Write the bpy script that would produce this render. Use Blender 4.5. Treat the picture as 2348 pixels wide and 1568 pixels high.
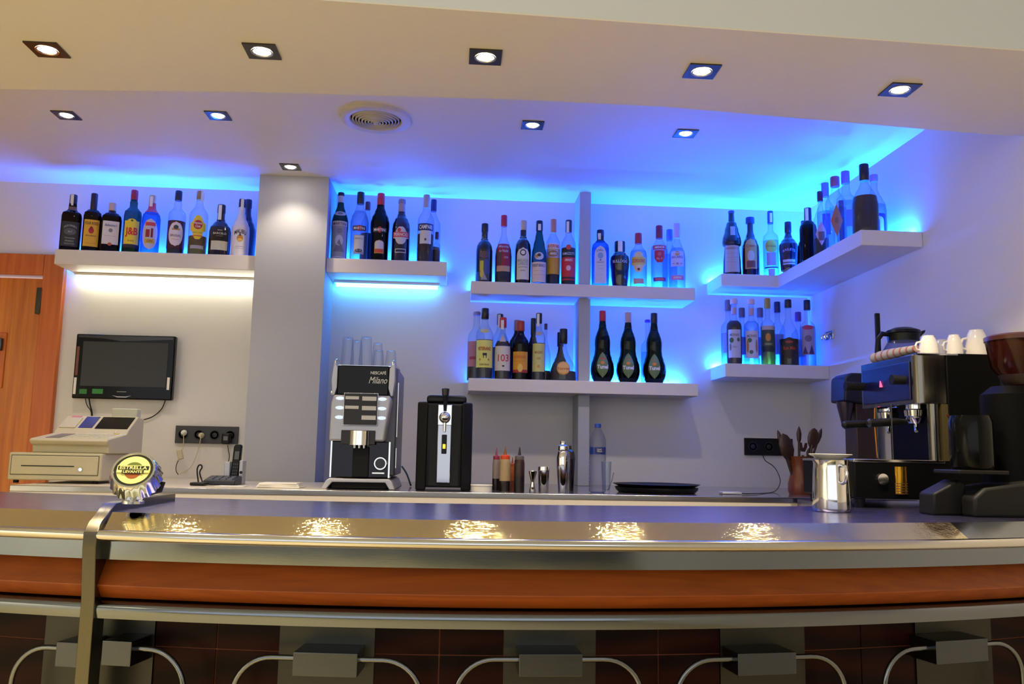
import bpy, bmesh, math, random
from math import sin, cos, pi, radians, tan, atan2, sqrt
from mathutils import Vector, Matrix
random.seed(7)
for o in list(bpy.data.objects): bpy.data.objects.remove(o)
sc = bpy.context.scene
COL = sc.collection
# ------------------------------------------------------------ camera
EYE = 1.25
F, PITCH, YAW, ROLL = 1963.0, 0.1299, 0.0647, 0.0188
fw = Vector((sin(YAW)*cos(PITCH), cos(YAW)*cos(PITCH), sin(PITCH)))
rt0 = Vector((cos(YAW), -sin(YAW), 0)); up0 = rt0.cross(fw)
rt = rt0*cos(ROLL) + up0*sin(ROLL); up = -rt0*sin(ROLL) + up0*cos(ROLL)
cd = bpy.data.cameras.new('camera'); cam = bpy.data.objects.new('camera', cd); COL.objects.link(cam)
cd.sensor_width = 36; cd.lens = F/2348*36; cd.clip_start = .05
m3 = Matrix((rt, up, -fw)).transposed()
cam.matrix_world = Matrix.Translation((0, 0, EYE)) @ m3.to_4x4()
sc.camera = cam
sc.view_settings.view_transform = 'Standard'; sc.view_settings.look = 'None'
sc.view_settings.gamma = 1; sc.view_settings.exposure = 0.9; sc.view_settings.use_curve_mapping = False
sc.cycles.max_bounces = 12; sc.cycles.transparent_max_bounces = 24; sc.cycles.sample_clamp_indirect = 6
sc.cycles.use_denoising = True; sc.cycles.caustics_reflective = False; sc.cycles.caustics_refractive = False
w = bpy.data.worlds.new('world'); sc.world = w; w.use_nodes = True
w.node_tree.nodes['Background'].inputs[0].default_value = (.96, .98, 1.0, 1)
w.node_tree.nodes['Background'].inputs[1].default_value = .72
WARM = (1.0, .80, .55); BLUE = (.006, .118, 1.0)
LED_STRENGTH = 450.0; SPOT_FRONT = 34.0; SPOT_BACK = 8.0; TUBE_WHITE = 9.5; TUBE_CYAN = 16.0

for lx, ly in ((-3.2, .6), (-1.8, -.4)):   # two added unseen spots behind the camera, brightening and warming the lowered ceiling
    ld = bpy.data.lights.new('added_spot', 'SPOT'); ld.energy = 270; ld.color = (1, .94, .66); ld.spot_size = radians(120); ld.spot_blend = .6; ld.shadow_soft_size = .05
    lo = bpy.data.objects.new('added_spot', ld); COL.objects.link(lo); lo.location = (lx, ly-.8, 2.95)
def ray(px, py): return (rt*((px-1174)/F) - up*((py-784)/F) + fw)
def at_y(px, py, Y): d = ray(px, py); t = Y/d.y; return Vector((d.x*t, Y, EYE+d.z*t))
def at_z(px, py, Z): d = ray(px, py); t = (Z-EYE)/d.z; return Vector((d.x*t, d.y*t, Z))
def at_x(px, py, X): d = ray(px, py); t = X/d.x; return Vector((X, d.y*t, EYE+d.z*t))

# main dimensions (metres)
YW, XR, ZC, ZB = 4.29, 1.819, EYE+1.2985, EYE+1.0525
XL, YR = -4.2, -2.6
ZT = EYE-.15            # bar top
ZK = EYE-.145           # back counter top
YK = 3.25               # back counter front edge
YS = 4.05               # shelf front

# ------------------------------------------------------------ materials
def lin(c):
    return tuple(((v/255)/12.92 if v/255 <= .04045 else ((v/255+.055)/1.055)**2.4) for v in c)
MATS = {}
def base_mat(name):
    m = bpy.data.materials.new(name); m.use_nodes = True
    nt = m.node_tree; return m, nt, nt.nodes['Principled BSDF']
def mat(name, c, rough=.5, metal=0., coat=0., noise=0., nscale=40., bump=0., emis=None, es=0., spec=.5):
    if name in MATS: return MATS[name]
    m, nt, b = base_mat(name); L = lin(c)
    b.inputs['Base Color'].default_value = (*L, 1); b.inputs['Roughness'].default_value = rough
    b.inputs['Metallic'].default_value = metal; b.inputs['Coat Weight'].default_value = coat
    b.inputs['Specular IOR Level'].default_value = spec
    tc = nt.nodes.new('ShaderNodeTexCoord'); n = nt.nodes.new('ShaderNodeTexNoise')
    n.inputs['Scale'].default_value = nscale; n.inputs['Detail'].default_value = 4
    nt.links.new(tc.outputs['Object'], n.inputs['Vector'])
    mx = nt.nodes.new('ShaderNodeMix'); mx.data_type = 'RGBA'
    k = noise if noise else .03
    mx.inputs[6].default_value = (*[v*(1-k) for v in L], 1); mx.inputs[7].default_value = (*[min(1, v*(1+k)) for v in L], 1)
    nt.links.new(n.outputs['Fac'], mx.inputs[0]); nt.links.new(mx.outputs[2], b.inputs['Base Color'])
    if bump:
        bp = nt.nodes.new('ShaderNodeBump'); bp.inputs['Strength'].default_value = bump; bp.inputs['Distance'].default_value = .002
        nt.links.new(n.outputs['Fac'], bp.inputs['Height']); nt.links.new(bp.outputs['Normal'], b.inputs['Normal'])
    if emis:
        b.inputs['Emission Color'].default_value = (*emis, 1); b.inputs['Emission Strength'].default_value = es
    MATS[name] = m; return m
def emit(name, c, s):
    if name in MATS: return MATS[name]
    m = bpy.data.materials.new(name); m.use_nodes = True; nt = m.node_tree
    nt.nodes.remove(nt.nodes['Principled BSDF']); e = nt.nodes.new('ShaderNodeEmission')
    e.inputs[0].default_value = (*c, 1); e.inputs[1].default_value = s
    nt.links.new(e.outputs[0], nt.nodes['Material Output'].inputs[0]); MATS[name] = m; return m
def glass(name, c, edge=None, rough=.03, body=.0):
    """thin tinted glass: tinted see-through, darker and glossier at grazing angles"""
    if name in MATS: return MATS[name]
    L = lin(c); E = lin(edge) if edge else tuple(v*.6 for v in L)
    m = bpy.data.materials.new(name); m.use_nodes = True; nt = m.node_tree; N = nt.nodes
    N.remove(N['Principled BSDF'])
    lw = N.new('ShaderNodeLayerWeight'); lw.inputs[0].default_value = .2
    mx = N.new('ShaderNodeMix'); mx.data_type = 'RGBA'; mx.inputs[6].default_value = (*L, 1); mx.inputs[7].default_value = (*E, 1)
    nt.links.new(lw.outputs['Facing'], mx.inputs[0])
    tr = N.new('ShaderNodeBsdfTransparent'); nt.links.new(mx.outputs[2], tr.inputs[0])
    gl = N.new('ShaderNodeBsdfGlossy'); gl.inputs['Roughness'].default_value = rough
    df = N.new('ShaderNodeBsdfDiffuse'); df.inputs[0].default_value = (*[min(1, v*.9) for v in L], 1)
    m0 = N.new('ShaderNodeMixShader'); m0.inputs[0].default_value = body
    nt.links.new(tr.outputs[0], m0.inputs[1]); nt.links.new(df.outputs[0], m0.inputs[2])
    fw_ = N.new('ShaderNodeLayerWeight'); fw_.inputs[0].default_value = .5
    pw_ = N.new('ShaderNodeMath'); pw_.operation = 'POWER'; pw_.inputs[1].default_value = 4; nt.links.new(fw_.outputs['Facing'], pw_.inputs[0])
    fr = N.new('ShaderNodeMath'); fr.operation = 'MULTIPLY_ADD'; fr.inputs[1].default_value = .35; fr.inputs[2].default_value = .025; nt.links.new(pw_.outputs[0], fr.inputs[0])
    ms = N.new('ShaderNodeMixShader'); nt.links.new(fr.outputs[0], ms.inputs[0])
    nt.links.new(m0.outputs[0], ms.inputs[1]); nt.links.new(gl.outputs[0], ms.inputs[2])
    nt.links.new(ms.outputs[0], N['Material Output'].inputs[0]); MATS[name] = m; return m
def wood(name, c1, c2, rough=.35, scale=(14, 14, .7), coat=.3):
    if name in MATS: return MATS[name]
    m, nt, b = base_mat(name); N = nt.nodes
    tc = N.new('ShaderNodeTexCoord'); mp = N.new('ShaderNodeMapping'); mp.inputs['Scale'].default_value = scale
    n = N.new('ShaderNodeTexNoise'); n.inputs['Scale'].default_value = 3; n.inputs['Detail'].default_value = 6; n.inputs['Distortion'].default_value = .6
    cr = N.new('ShaderNodeValToRGB'); cr.color_ramp.elements[0].position = .3; cr.color_ramp.elements[1].position = .7
    cr.color_ramp.elements[0].color = (*lin(c1), 1); cr.color_ramp.elements[1].color = (*lin(c2), 1)
    nt.links.new(tc.outputs['Object'], mp.inputs[0]); nt.links.new(mp.outputs[0], n.inputs['Vector'])
    nt.links.new(n.outputs['Fac'], cr.inputs[0]); nt.links.new(cr.outputs[0], b.inputs['Base Color'])
    b.inputs['Roughness'].default_value = rough; b.inputs['Coat Weight'].default_value = coat; MATS[name] = m; return m
def steel(name, c=(190, 190, 188), rough=.2, stretch=(1, 60, 60), bump=.05, wob=0., scratch=0.):
    if name in MATS: return MATS[name]
    m, nt, b = base_mat(name); N = nt.nodes
    b.inputs['Base Color'].default_value = (*lin(c), 1); b.inputs['Metallic'].default_value = 1
    tc = N.new('ShaderNodeTexCoord'); mp = N.new('ShaderNodeMapping'); mp.inputs['Scale'].default_value = stretch
    n = N.new('ShaderNodeTexNoise'); n.inputs['Scale'].default_value = 6; n.inputs['Detail'].default_value = 3
    nt.links.new(tc.outputs['Object'], mp.inputs[0]); nt.links.new(mp.outputs[0], n.inputs['Vector'])
    mr = N.new('ShaderNodeMapRange'); mr.inputs[3].default_value = rough*.8; mr.inputs[4].default_value = rough*1.25
    nt.links.new(n.outputs['Fac'], mr.inputs[0]); nt.links.new(mr.outputs[0], b.inputs['Roughness'])
    bp = N.new('ShaderNodeBump'); bp.inputs['Strength'].default_value = bump; bp.inputs['Distance'].default_value = .001
    nt.links.new(n.outputs['Fac'], bp.inputs['Height']); last = bp
    if wob:
        n2 = N.new('ShaderNodeTexNoise'); n2.inputs['Scale'].default_value = 5; n2.inputs['Detail'].default_value = 1
        nt.links.new(tc.outputs['Object'], n2.inputs['Vector'])
        b2 = N.new('ShaderNodeBump'); b2.inputs['Strength'].default_value = wob; b2.inputs['Distance'].default_value = .01
        nt.links.new(n2.outputs['Fac'], b2.inputs['Height']); nt.links.new(last.outputs[0], b2.inputs['Normal']); last = b2
    if scratch:
        for k, (ang, s) in enumerate(((.5, 90), (-.7, 70), (1.3, 80))):
            mp2 = N.new('ShaderNodeMapping'); mp2.inputs['Rotation'].default_value = (.2, .3, ang); mp2.inputs['Scale'].default_value = (1, 9, 1)
            v = N.new('ShaderNodeTexVoronoi'); v.feature = 'DISTANCE_TO_EDGE'; v.inputs['Scale'].default_value = s*.35
            nt.links.new(tc.outputs['Object'], mp2.inputs[0]); nt.links.new(mp2.outputs[0], v.inputs['Vector'])
            lt = N.new('ShaderNodeMapRange'); lt.inputs[1].default_value = 0; lt.inputs[2].default_value = .035
            nt.links.new(v.outputs['Distance'], lt.inputs[0])
            b3 = N.new('ShaderNodeBump'); b3.inputs['Strength'].default_value = scratch; b3.inputs['Distance'].default_value = .0012
            nt.links.new(lt.outputs[0], b3.inputs['Height']); nt.links.new(last.outputs[0], b3.inputs['Normal']); last = b3
    nt.links.new(last.outputs[0], b.inputs['Normal']); MATS[name] = m; return m

M = dict(
 wall=mat('wall_paint', (226, 222, 216), .75, noise=.02, nscale=3, bump=.08),
 ceil=mat('ceiling_paint', (226, 221, 212), .62, noise=.015, nscale=3),
 fascia=mat('beam_paint', (214, 221, 230), .7, noise=.015, nscale=3),
 shelf=mat('shelf_lacquer', (222, 214, 208), .5, noise=.02, nscale=5),
 pillar=mat('pillar_paint', (176, 177, 180), .7, noise=.02, nscale=4, bump=.06),
 floor=mat('floor_tile', (190, 170, 126), .35, noise=.08, nscale=6),
 black=mat('black_plastic', (12, 12, 13), .35, spec=.3), blackm=mat('matte_black', (16, 16, 18), .6, spec=.25), dark=mat('dark_grey', (42, 42, 45), .5),
 gloss=mat('gloss_black', (4, 4, 5), .1, spec=.2), screen=mat('screen_glass', (22, 22, 24), .35),
 cream=mat('aged_plastic', (200, 190, 156), .5, noise=.03), creamd=mat('aged_plastic_dark', (160, 150, 125), .5),
 white=mat('white_plastic', (232, 230, 224), .4), china=mat('white_china', (240, 236, 226), .15, coat=.4),
 silver=mat('silver_plastic', (190, 190, 196), .35, metal=.35), chrome=mat('chrome', (225, 225, 225), .07, metal=1),
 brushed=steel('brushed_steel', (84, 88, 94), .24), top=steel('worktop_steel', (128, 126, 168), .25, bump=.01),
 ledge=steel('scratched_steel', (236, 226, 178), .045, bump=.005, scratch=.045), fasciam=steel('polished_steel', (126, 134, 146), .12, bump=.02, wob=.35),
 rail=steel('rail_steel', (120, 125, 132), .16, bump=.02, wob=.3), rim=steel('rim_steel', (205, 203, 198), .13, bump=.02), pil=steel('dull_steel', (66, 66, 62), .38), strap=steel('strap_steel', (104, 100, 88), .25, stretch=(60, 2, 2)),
 wood=wood('bar_wood', (132, 60, 8), (156, 76, 14), .45, (.8, 20, 20), coat=.0), door=wood('door_wood', (186, 92, 14), (226, 134, 36), .4, coat=.1),
 vent=mat('vent_enamel', (200, 194, 184), .35), frame=wood('door_frame_wood', (190, 90, 14), (214, 110, 24), .4, coat=.1), dwood=wood('dark_wood', (36, 15, 7), (62, 28, 10), .5), vase=wood('orange_wood', (96, 42, 8), (128, 60, 14), .45),
 fixture=mat('fixture_dark', (70, 66, 58), .25, metal=.7), reflector=mat('lamp_reflector', (200, 200, 200), .15, metal=1),
 cabinet=mat('cabinet_white', (216, 208, 198), .45), kedge=steel('edge_steel', (200, 196, 188), .2), ktop=mat('counter_stone', (92, 90, 104), .16, coat=.5),
 ktopl=mat('counter_cream', (200, 190, 172), .35), paper=mat('paper', (236, 232, 224), .8), red=mat('red_plastic', (190, 30, 24), .4),
 bulb=emit('bulb_glow', (1, .9, .74), 60.), bulbb=emit('bulb_glow_back', (1, .92, .82), 40.),
 led2=emit('led_blue_soft', BLUE, LED_STRENGTH*.75), led=emit('led_blue', BLUE, LED_STRENGTH), tubew=emit('tube_white', (1, .97, .80), TUBE_WHITE), tubec=emit('tube_cyan', (.05, .38, 1.0), TUBE_CYAN),
)
def cm(c, rough=.45, **k): return mat('paint_%d_%d_%d_%d' % (*c, int(rough*100)), c, rough, **k)

# ------------------------------------------------------------ mesh builder
class MB:
    def __init__(s): s.v = []; s.f = []
    def add(s, vs, fs):
        n = len(s.v); s.v += [tuple(p) for p in vs]; s.f += [tuple(i+n for i in f) for f in fs]; return s
    def box(s, x0, x1, y0, y1, z0, z1):
        return s.add([(x0, y0, z0), (x1, y0, z0), (x1, y1, z0), (x0, y1, z0), (x0, y0, z1), (x1, y0, z1), (x1, y1, z1), (x0, y1, z1)],
                     [(3, 2, 1, 0), (4, 5, 6, 7), (0, 1, 5, 4), (1, 2, 6, 5), (2, 3, 7, 6), (3, 0, 4, 7)])
    def hexa(s, b, t):   # two quads, bottom and top
        return s.add(list(b)+list(t), [(3, 2, 1, 0), (4, 5, 6, 7), (0, 1, 5, 4), (1, 2, 6, 5), (2, 3, 7, 6), (3, 0, 4, 7)])
    def prism(s, poly, axis, a, b):
        def P(u, v, w_): return {'x': (w_, u, v), 'y': (u, w_, v), 'z': (u, v, w_)}[axis]
        n = len(poly); vs = [P(u, v, a) for u, v in poly]+[P(u, v, b) for u, v in poly]
        return s.add(vs, [tuple(range(n-1, -1, -1)), tuple(range(n, 2*n))]+[(i, (i+1) % n, n+(i+1) % n, n+i) for i in range(n)])
    def lathe(s, prof, n=28, at=(0, 0, 0), sect=None, axis='z'):
        rings = []; vs = []
        for z, r in prof:
            ring = []
            for i in range(n):
                a = 2*pi*i/n; kx, ky = sect(a) if sect else (cos(a), sin(a))
                p = (r*kx, r*ky, z)
                if axis == 'y': p = (p[0], p[2], p[1])
                if axis == 'x': p = (p[2], p[0], p[1])
                vs.append((p[0]+at[0], p[1]+at[1], p[2]+at[2])); ring.append(len(vs)-1)
            rings.append(ring)
        fs = [(a[i], a[(i+1) % n], b[(i+1) % n], b[i]) for a, b in zip(rings, rings[1:]) for i in range(n)]
        if axis == 'y': fs = [f[::-1] for f in fs]
        if prof[0][1] > 1e-6: fs.append(tuple(rings[0][::-1]) if axis != 'y' else tuple(rings[0]))
        if prof[-1][1] > 1e-6: fs.append(tuple(rings[-1]) if axis != 'y' else tuple(rings[-1][::-1]))
        return s.add(vs, fs)
    def tube(s, pts, r, n=10):
        pts = [Vector(p) for p in pts]; vs = []; fs = []; prev = None
        for i, p in enumerate(pts):
            d = (pts[min(i+1, len(pts)-1)]-pts[max(i-1, 0)]).normalized()
            if prev is None: a = d.orthogonal().normalized()
            else: a = (prev-d*prev.dot(d)).normalized()
            prev = a; b = d.cross(a); rr = r[i] if isinstance(r, (list, tuple)) else r
            vs += [p+(a*cos(2*pi*k/n)+b*sin(2*pi*k/n))*rr for k in range(n)]
        for i in range(len(pts)-1):
            fs += [(i*n+k, i*n+(k+1) % n, (i+1)*n+(k+1) % n, (i+1)*n+k) for k in range(n)]
        fs += [tuple(range(n-1, -1, -1)), tuple(range((len(pts)-1)*n, len(pts)*n))]
        return s.add(vs, fs)
    def ball(s, c, r, n=14, sz=1):
        return s.lathe([(c[2]-r*sz*cos(pi*i/n), max(1e-7, r*sin(pi*i/n))) for i in range(n+1)], 2*n, (c[0], c[1], 0))
    def xf(s, Mx): s.v = [tuple(Mx @ Vector(p)) for p in s.v]; return s
    def build(s, name, m, parent=None, bevel=0., smooth=40, label=None, loc=None, rz=0., seg=2):
        me = bpy.data.meshes.new(name); me.from_pydata(s.v, [], s.f); me.update()
        o = bpy.data.objects.new(name, me); COL.objects.link(o)
        if m: me.materials.append(m)
        if smooth:
            me.polygons.foreach_set('use_smooth', [True]*len(me.polygons)); me.set_sharp_from_angle(angle=radians(smooth))
        if bevel:
            b = o.modifiers.new('bevel', 'BEVEL'); b.width = bevel; b.segments = seg; b.limit_method = 'ANGLE'; b.angle_limit = radians(35)
        if parent: o.parent = parent
        if loc is not None: o.location = loc
        if rz: o.rotation_euler.z = rz
        if label: o['label'] = label
        return o
def thing(name, label, cat, loc=(0, 0, 0), group=None, rz=0.):
    o = bpy.data.objects.new(name, None); COL.objects.link(o); o.location = loc; o.rotation_euler.z = rz; o.empty_display_size = .05
    o['label'] = label; o['category'] = cat
    if group: o['group'] = group
    return o
def tag(o, label, cat, group=None):
    o['label'] = label; o['category'] = cat
    if group: o['group'] = group
    return o
def struct(o, label=None, cat=None):
    o['kind'] = 'structure'
    if label: o['label'] = label
    if cat: o['category'] = cat
    return o
_tc = {}
def text_mesh(body, bold=.0, shear=0.):
    k = (body, bold, shear)
    if k in _tc: return _tc[k]
    cu = bpy.data.curves.new('t', 'FONT'); cu.body = body; cu.size = 1; cu.align_x = 'CENTER'; cu.align_y = 'CENTER'; cu.offset = bold; cu.shear = shear; cu.resolution_u = 3
    ob = bpy.data.objects.new('t', cu); COL.objects.link(ob)
    me = bpy.data.meshes.new_from_object(ob.evaluated_get(bpy.context.evaluated_depsgraph_get()))
    vs = [tuple(v.co) for v in me.vertices]; fs = [tuple(p.vertices) for p in me.polygons]
    bpy.data.objects.remove(ob); bpy.data.curves.remove(cu); bpy.data.meshes.remove(me)
    if vs:
        w_ = max(v[0] for v in vs)-min(v[0] for v in vs); h = max(v[1] for v in vs)-min(v[1] for v in vs)
        cx = (max(v[0] for v in vs)+min(v[0] for v in vs))/2; cy = (max(v[1] for v in vs)+min(v[1] for v in vs))/2
        vs = [(v[0]-cx, v[1]-cy) for v in vs]
    _tc[k] = (vs, fs, w_, h); return _tc[k]
def flat_text(body, width, height, Mx, m, parent, name='lettering', bold=.01, shear=0.):
    vs, fs, w_, h = text_mesh(body, bold, shear)
    b = MB(); b.add([(x/w_*width, 0, y/h*height) for x, y in vs], fs); b.xf(Mx)
    return b.build(name, m, parent, smooth=0)
# text lies in local XZ plane facing -Y; Mx places it

# ------------------------------------------------------------ room shell
def hor(px): return 1040+.0188*(px-1174)
def quadbox(name, m, x0, x1, y0, y1, z0, z1, **k): return MB().box(x0, x1, y0, y1, z0, z1).build(name, m, smooth=0, **k)
struct(quadbox('floor', M['floor'], XL, XR, YR, YW, -.1, 0))
dl = at_y(150, 600, YW)      # right edge of the door frame, top
dfx = at_y(152, 640, YW).x; dftop = at_y(80, 585, YW).z
wb = MB(); wb.box(dfx-.95, XR, YW, YW+.12, dftop, 3.1).box(dfx, XR, YW, YW+.12, 0, dftop).box(XL, dfx-.95, YW, YW+.12, 0, 3.1)
struct(wb.build('wall_back', M['wall'], smooth=0))
struct(quadbox('wall_right', M['wall'], XR, XR+.12, YR, YW+.12, 0, 3.1))
struct(quadbox('wall_rear_added', mat('added_wall_grey', (120, 120, 124), .7), XL, XR, YR-.1, YR, 0, .9))  # unseen low wall added to darken the reflections in the bar front
struct(quadbox('wall_left', M['wall'], XL-.12, XL, YR, YW+.12, 0, 3.1))
# lowered ceiling with the recessed part behind it
fr_pts = [at_z(x, y, ZB) for x, y in ((741, 1), (1200, 18), (1660, 51), (2170, 104))]
sl = (fr_pts[-1].y-fr_pts[0].y)/(fr_pts[-1].x-fr_pts[0].x)
fy = lambda X: fr_pts[0].y+sl*(X-fr_pts[0].x)
bk = [at_z(x, y, ZB) for x, y in ((0, 204.5), (300, 208), (613, 212), (920, 221), (1200, 229), (1527, 245), (1762, 265), (2119, 296), (2318, 312))]
bk = [Vector((XL, bk[0].y+(bk[0].y-bk[1].y)*.3, ZB))]+bk+[Vector((XR, bk[-1].y+.005, ZB))]
b = MB()
poly = [(XL, fy(XL)), (XR, fy(XR))]+[(p.x, p.y) for p in reversed(bk) if p.x <= XR]
b.prism(poly, 'z', ZB, ZB+.004)
struct(b.build('ceiling_lowered', M['ceil'], smooth=0))
b = MB().prism([(XL, fy(XL)), (XR, fy(XR)), (XR, fy(XR)+.1), (XL, fy(XL)+.1)], 'z', ZB+.004, 3.1)
struct(b.build('ceiling_beam_front', M['fascia'], smooth=0))
b = MB().prism([(p.x, p.y-.06) for p in bk]+[(p.x, p.y) for p in reversed(bk)], 'z', ZB+.004, ZC)
struct(b.build('ceiling_beam_back', M['ceil'], smooth=0))
struct(quadbox('ceiling_recessed', M['ceil'], XL, XR, 2.2, YW+.12, ZC, ZC+.1))
struct(quadbox('ceiling', M['fascia'], XL, XR, YR, 1.9, 2.98, 3.08))

# pillar
pl = at_y(596, 402, 4.02); pr = at_y(755, 405, 4.02)
struct(quadbox('wall_pillar', M['pillar'], pl.x, pr.x, 4.02, YW, 0, ZC), 'grey square pillar running from back counter to ceiling', 'pillar')

# door
d = thing('door_1', 'orange wooden door in a wooden frame at the left edge', 'door', (dfx, YW, 0)); d['kind'] = 'structure'
fwid = dfx-at_y(103, 650, YW).x; ftop = at_y(50, 632, YW).z
f = MB(); f.box(-fwid, 0, -.03, .1, 0, dftop).box(-.95, -fwid, -.03, .1, ftop, dftop).box(-.95, -.95+fwid, -.03, .1, 0, ftop)
f.build('door_frame', M['frame'], d, bevel=.004)
leaf = MB().box(-.95+fwid, -fwid-.004, .005, .05, .01, ftop-.012).build('door_leaf', M['door'], d, bevel=.002)
pxr = at_y(17, 760, YW).x-dfx; pzt = at_y(10, 762, YW).z; pzb = at_y(10, 890, YW).z
MB().box(-.95+fwid+.1, pxr, -.002, .006, pzb, pzt).build('door_panel', M['frame'], d, bevel=.004)
hz = at_y(97, 692, YW).z
MB().box(-fwid-.02, -fwid+.004, -.036, .004, hz-.065, hz+.065).build('hinge', M['fixture'], d, bevel=.003)
h = at_y(2, 790, YW)
MB().box(h.x-dfx-.03, h.x-dfx+.012, -.02, 0, h.z-.03-.0, h.z+.03).build('door_handle', M['brushed'], d, bevel=.004)

# ------------------------------------------------------------ shelves and LED strips
def led(p0, p1, where, r=.006, m='led'):
    """p0,p1: ends (x,y,z) of a strip"""
    b = MB(); p0, p1 = Vector(p0), Vector(p1); d_ = (p1-p0); n_ = Vector((-d_.y, d_.x, 0)).normalized()*r; u_ = Vector((0, 0, r))
    mid = p0.copy()
    q = lambda P: [P-n_-mid, P+n_-mid, P+n_+u_-mid, P-n_+u_-mid]
    A, B_ = q(p0), q(p1); b.add(A+B_, [(0, 1, 2, 3), (7, 6, 5, 4), (0, 4, 5, 1), (1, 5, 6, 2), (2, 6, 7, 3), (3, 7, 4, 0)])
    return tag(b.build('led_strip', M[m], smooth=0, loc=mid), 'glowing blue LED strip at the wall along '+where, 'light', 'blue LED strips on the shelves')
def shelf_z(px, py, Y=YS): return at_y(px, py, Y).z
SH = {}
def shelf(key, x0, x1, pt, pb, label, yf=YS, yb=YW):
    """pt: [(px,py) top edge samples], pb bottom samples"""
    zt = sum(at_y(*p, yf).z for p in pt)/len(pt); zb = sum(at_y(*p, yf).z for p in pb)/len(pb)
    s_ = thing('wall_shelf', label, 'shelf', (x0, yf, zb), 'white floating shelves')
    MB().box(0, x1-x0, 0, yb-yf, 0, zt-zb).build('shelf_board', M['shelf'], s_, bevel=.002)
    SH[key] = zt; return zt, zb
xa = lambda px, py, Y=YS: at_y(px, py, Y).x
z1t, z1b = shelf('s1', xa(125, 590), pl.x-.001, [(125, 570), (580, 586.5)], [(123, 605), (580, 619)], 'long white floating shelf above the wall monitor, left of the pillar')
z2t, z2b = shelf('s2', pr.x+.001, xa(1024, 618), [(748, 589.5), (1024, 601.5)], [(746, 622), (1022, 634)], 'white floating shelf right of the pillar with a lit lamp below')
z3t, z3b = shelf('s3', xa(1080, 657), xa(1594, 675), [(1080, 642), (1594, 662)], [(1080, 672), (1594, 689)], 'upper of the two long white shelves crossing the central post')
z4t, z4b = shelf('s4', xa(1074, 882), xa(1601, 893), [(1075, 867), (1601, 879)], [(1073, 897), (1601, 907)], 'lower of the two long white shelves crossing the central post')
z6t, z6b = shelf('s6', xa(1663, 850), XR-.001, [(1663, 833), (1887, 838)], [(1662, 864), (1887, 868)], 'short white shelf of syrup bottles in the right corner')
# L-shaped corner shelf
z5t = (at_y(1654, 628, YS).z+at_y(1783, 630, YS).z)/2; z5b = (at_y(1654, 655.5, YS).z+at_y(1784, 659, YS).z)/2
xi = xa(1783, 645); YE = at_x(1979.5, 527.5, xi).y
YE = (YE+at_z(1980, 563.5, z5b).y+at_z(1979.5, 527.5, z5t).y)/3
x5 = xa(1654, 640)
s_ = thing('corner_shelf', 'white L-shaped shelf wrapping the right corner, crowded with bottles', 'shelf', (x5, YS, z5b), 'white floating shelves')
MB().prism([(0, 0), (xi-x5, 0), (xi-x5, YE-YS), (XR-.001-x5, YE-YS), (XR-.001-x5, YW-YS), (0, YW-YS)], 'z', 0, z5t-z5b).build('shelf_board', M['shelf'], s_, bevel=.002)
SH['s5'] = z5t
# central post
po = at_y(1330, 432, 4.1); pq = at_y(1355.5, 432, 4.1)
b = MB(); w_ = pq.x-po.x
post = thing('shelf_post', 'slim white vertical post crossing the two long shelves', 'post', (po.x, 4.1, ZK))
MB().box(0, w_, 0, YW-4.1, 0, po.z-ZK).build('post_board', M['pillar'], post, bevel=.002)
yl = YW-.013
led((xa(150, 560, YW), yl, z1t), (pl.x-.02, yl, z1t), 'the shelf above the monitor', m='led2')
led((pr.x+.02, yl, z2t), (xa(1010, 600, YW), yl, z2t), 'the shelf right of the pillar')
led((xa(1085, 640, YW), yl, z3t), (po.x-.02, yl, z3t), 'the upper long shelf, left of the post')
led((pq.x+.02, yl, z3t), (xa(1565, 650, YW), yl, z3t), 'the upper long shelf, right of the post')
led((xa(1085, 860, YW), yl, z4t), (po.x-.02, yl, z4t), 'the lower long shelf, left of the post')
led((pq.x+.02, yl, z4t), (xa(1560, 870, YW), yl, z4t), 'the lower long shelf, right of the post')
led((xa(1625, 640, YW), yl, z5t), (XR-.03, yl, z5t), 'the back leg of the corner shelf')
led((XR-.013, YE+.05, z5t), (XR-.013, YW-.03, z5t), 'the side leg of the corner shelf')
led((xa(1632, 835, YW), yl, z6t), (XR-.1, yl, z6t), 'the short syrup shelf in the corner')
def under_lamp(x0, x1, y, z, m, lab):
    t = thing('shelf_lamp', lab, 'lamp', (x0, y, z), 'lamps under the shelves')
    MB().box(0, x1-x0, -.02, .02, -.012, 0).build('lamp_housing', M['white'], t, bevel=.002)
    MB().lathe([(.0, .0), (.0, .009), (x1-x0-.02, .009), (x1-x0-.02, 0)], 12, (.01, 0, -.02), axis='x').build('lamp_tube', m, t)
under_lamp(xa(168, 630, YW-.06), pl.x-.01, YW-.034, z1b, M['tubew'], 'bright white tube lamp under the shelf above the monitor')
under_lamp(xa(765, 645, YW-.06), xa(1008, 655, YW-.06), YW-.034, z2b, M['tubec'], 'bright cyan tube lamp under the shelf right of the pillar')

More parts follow.
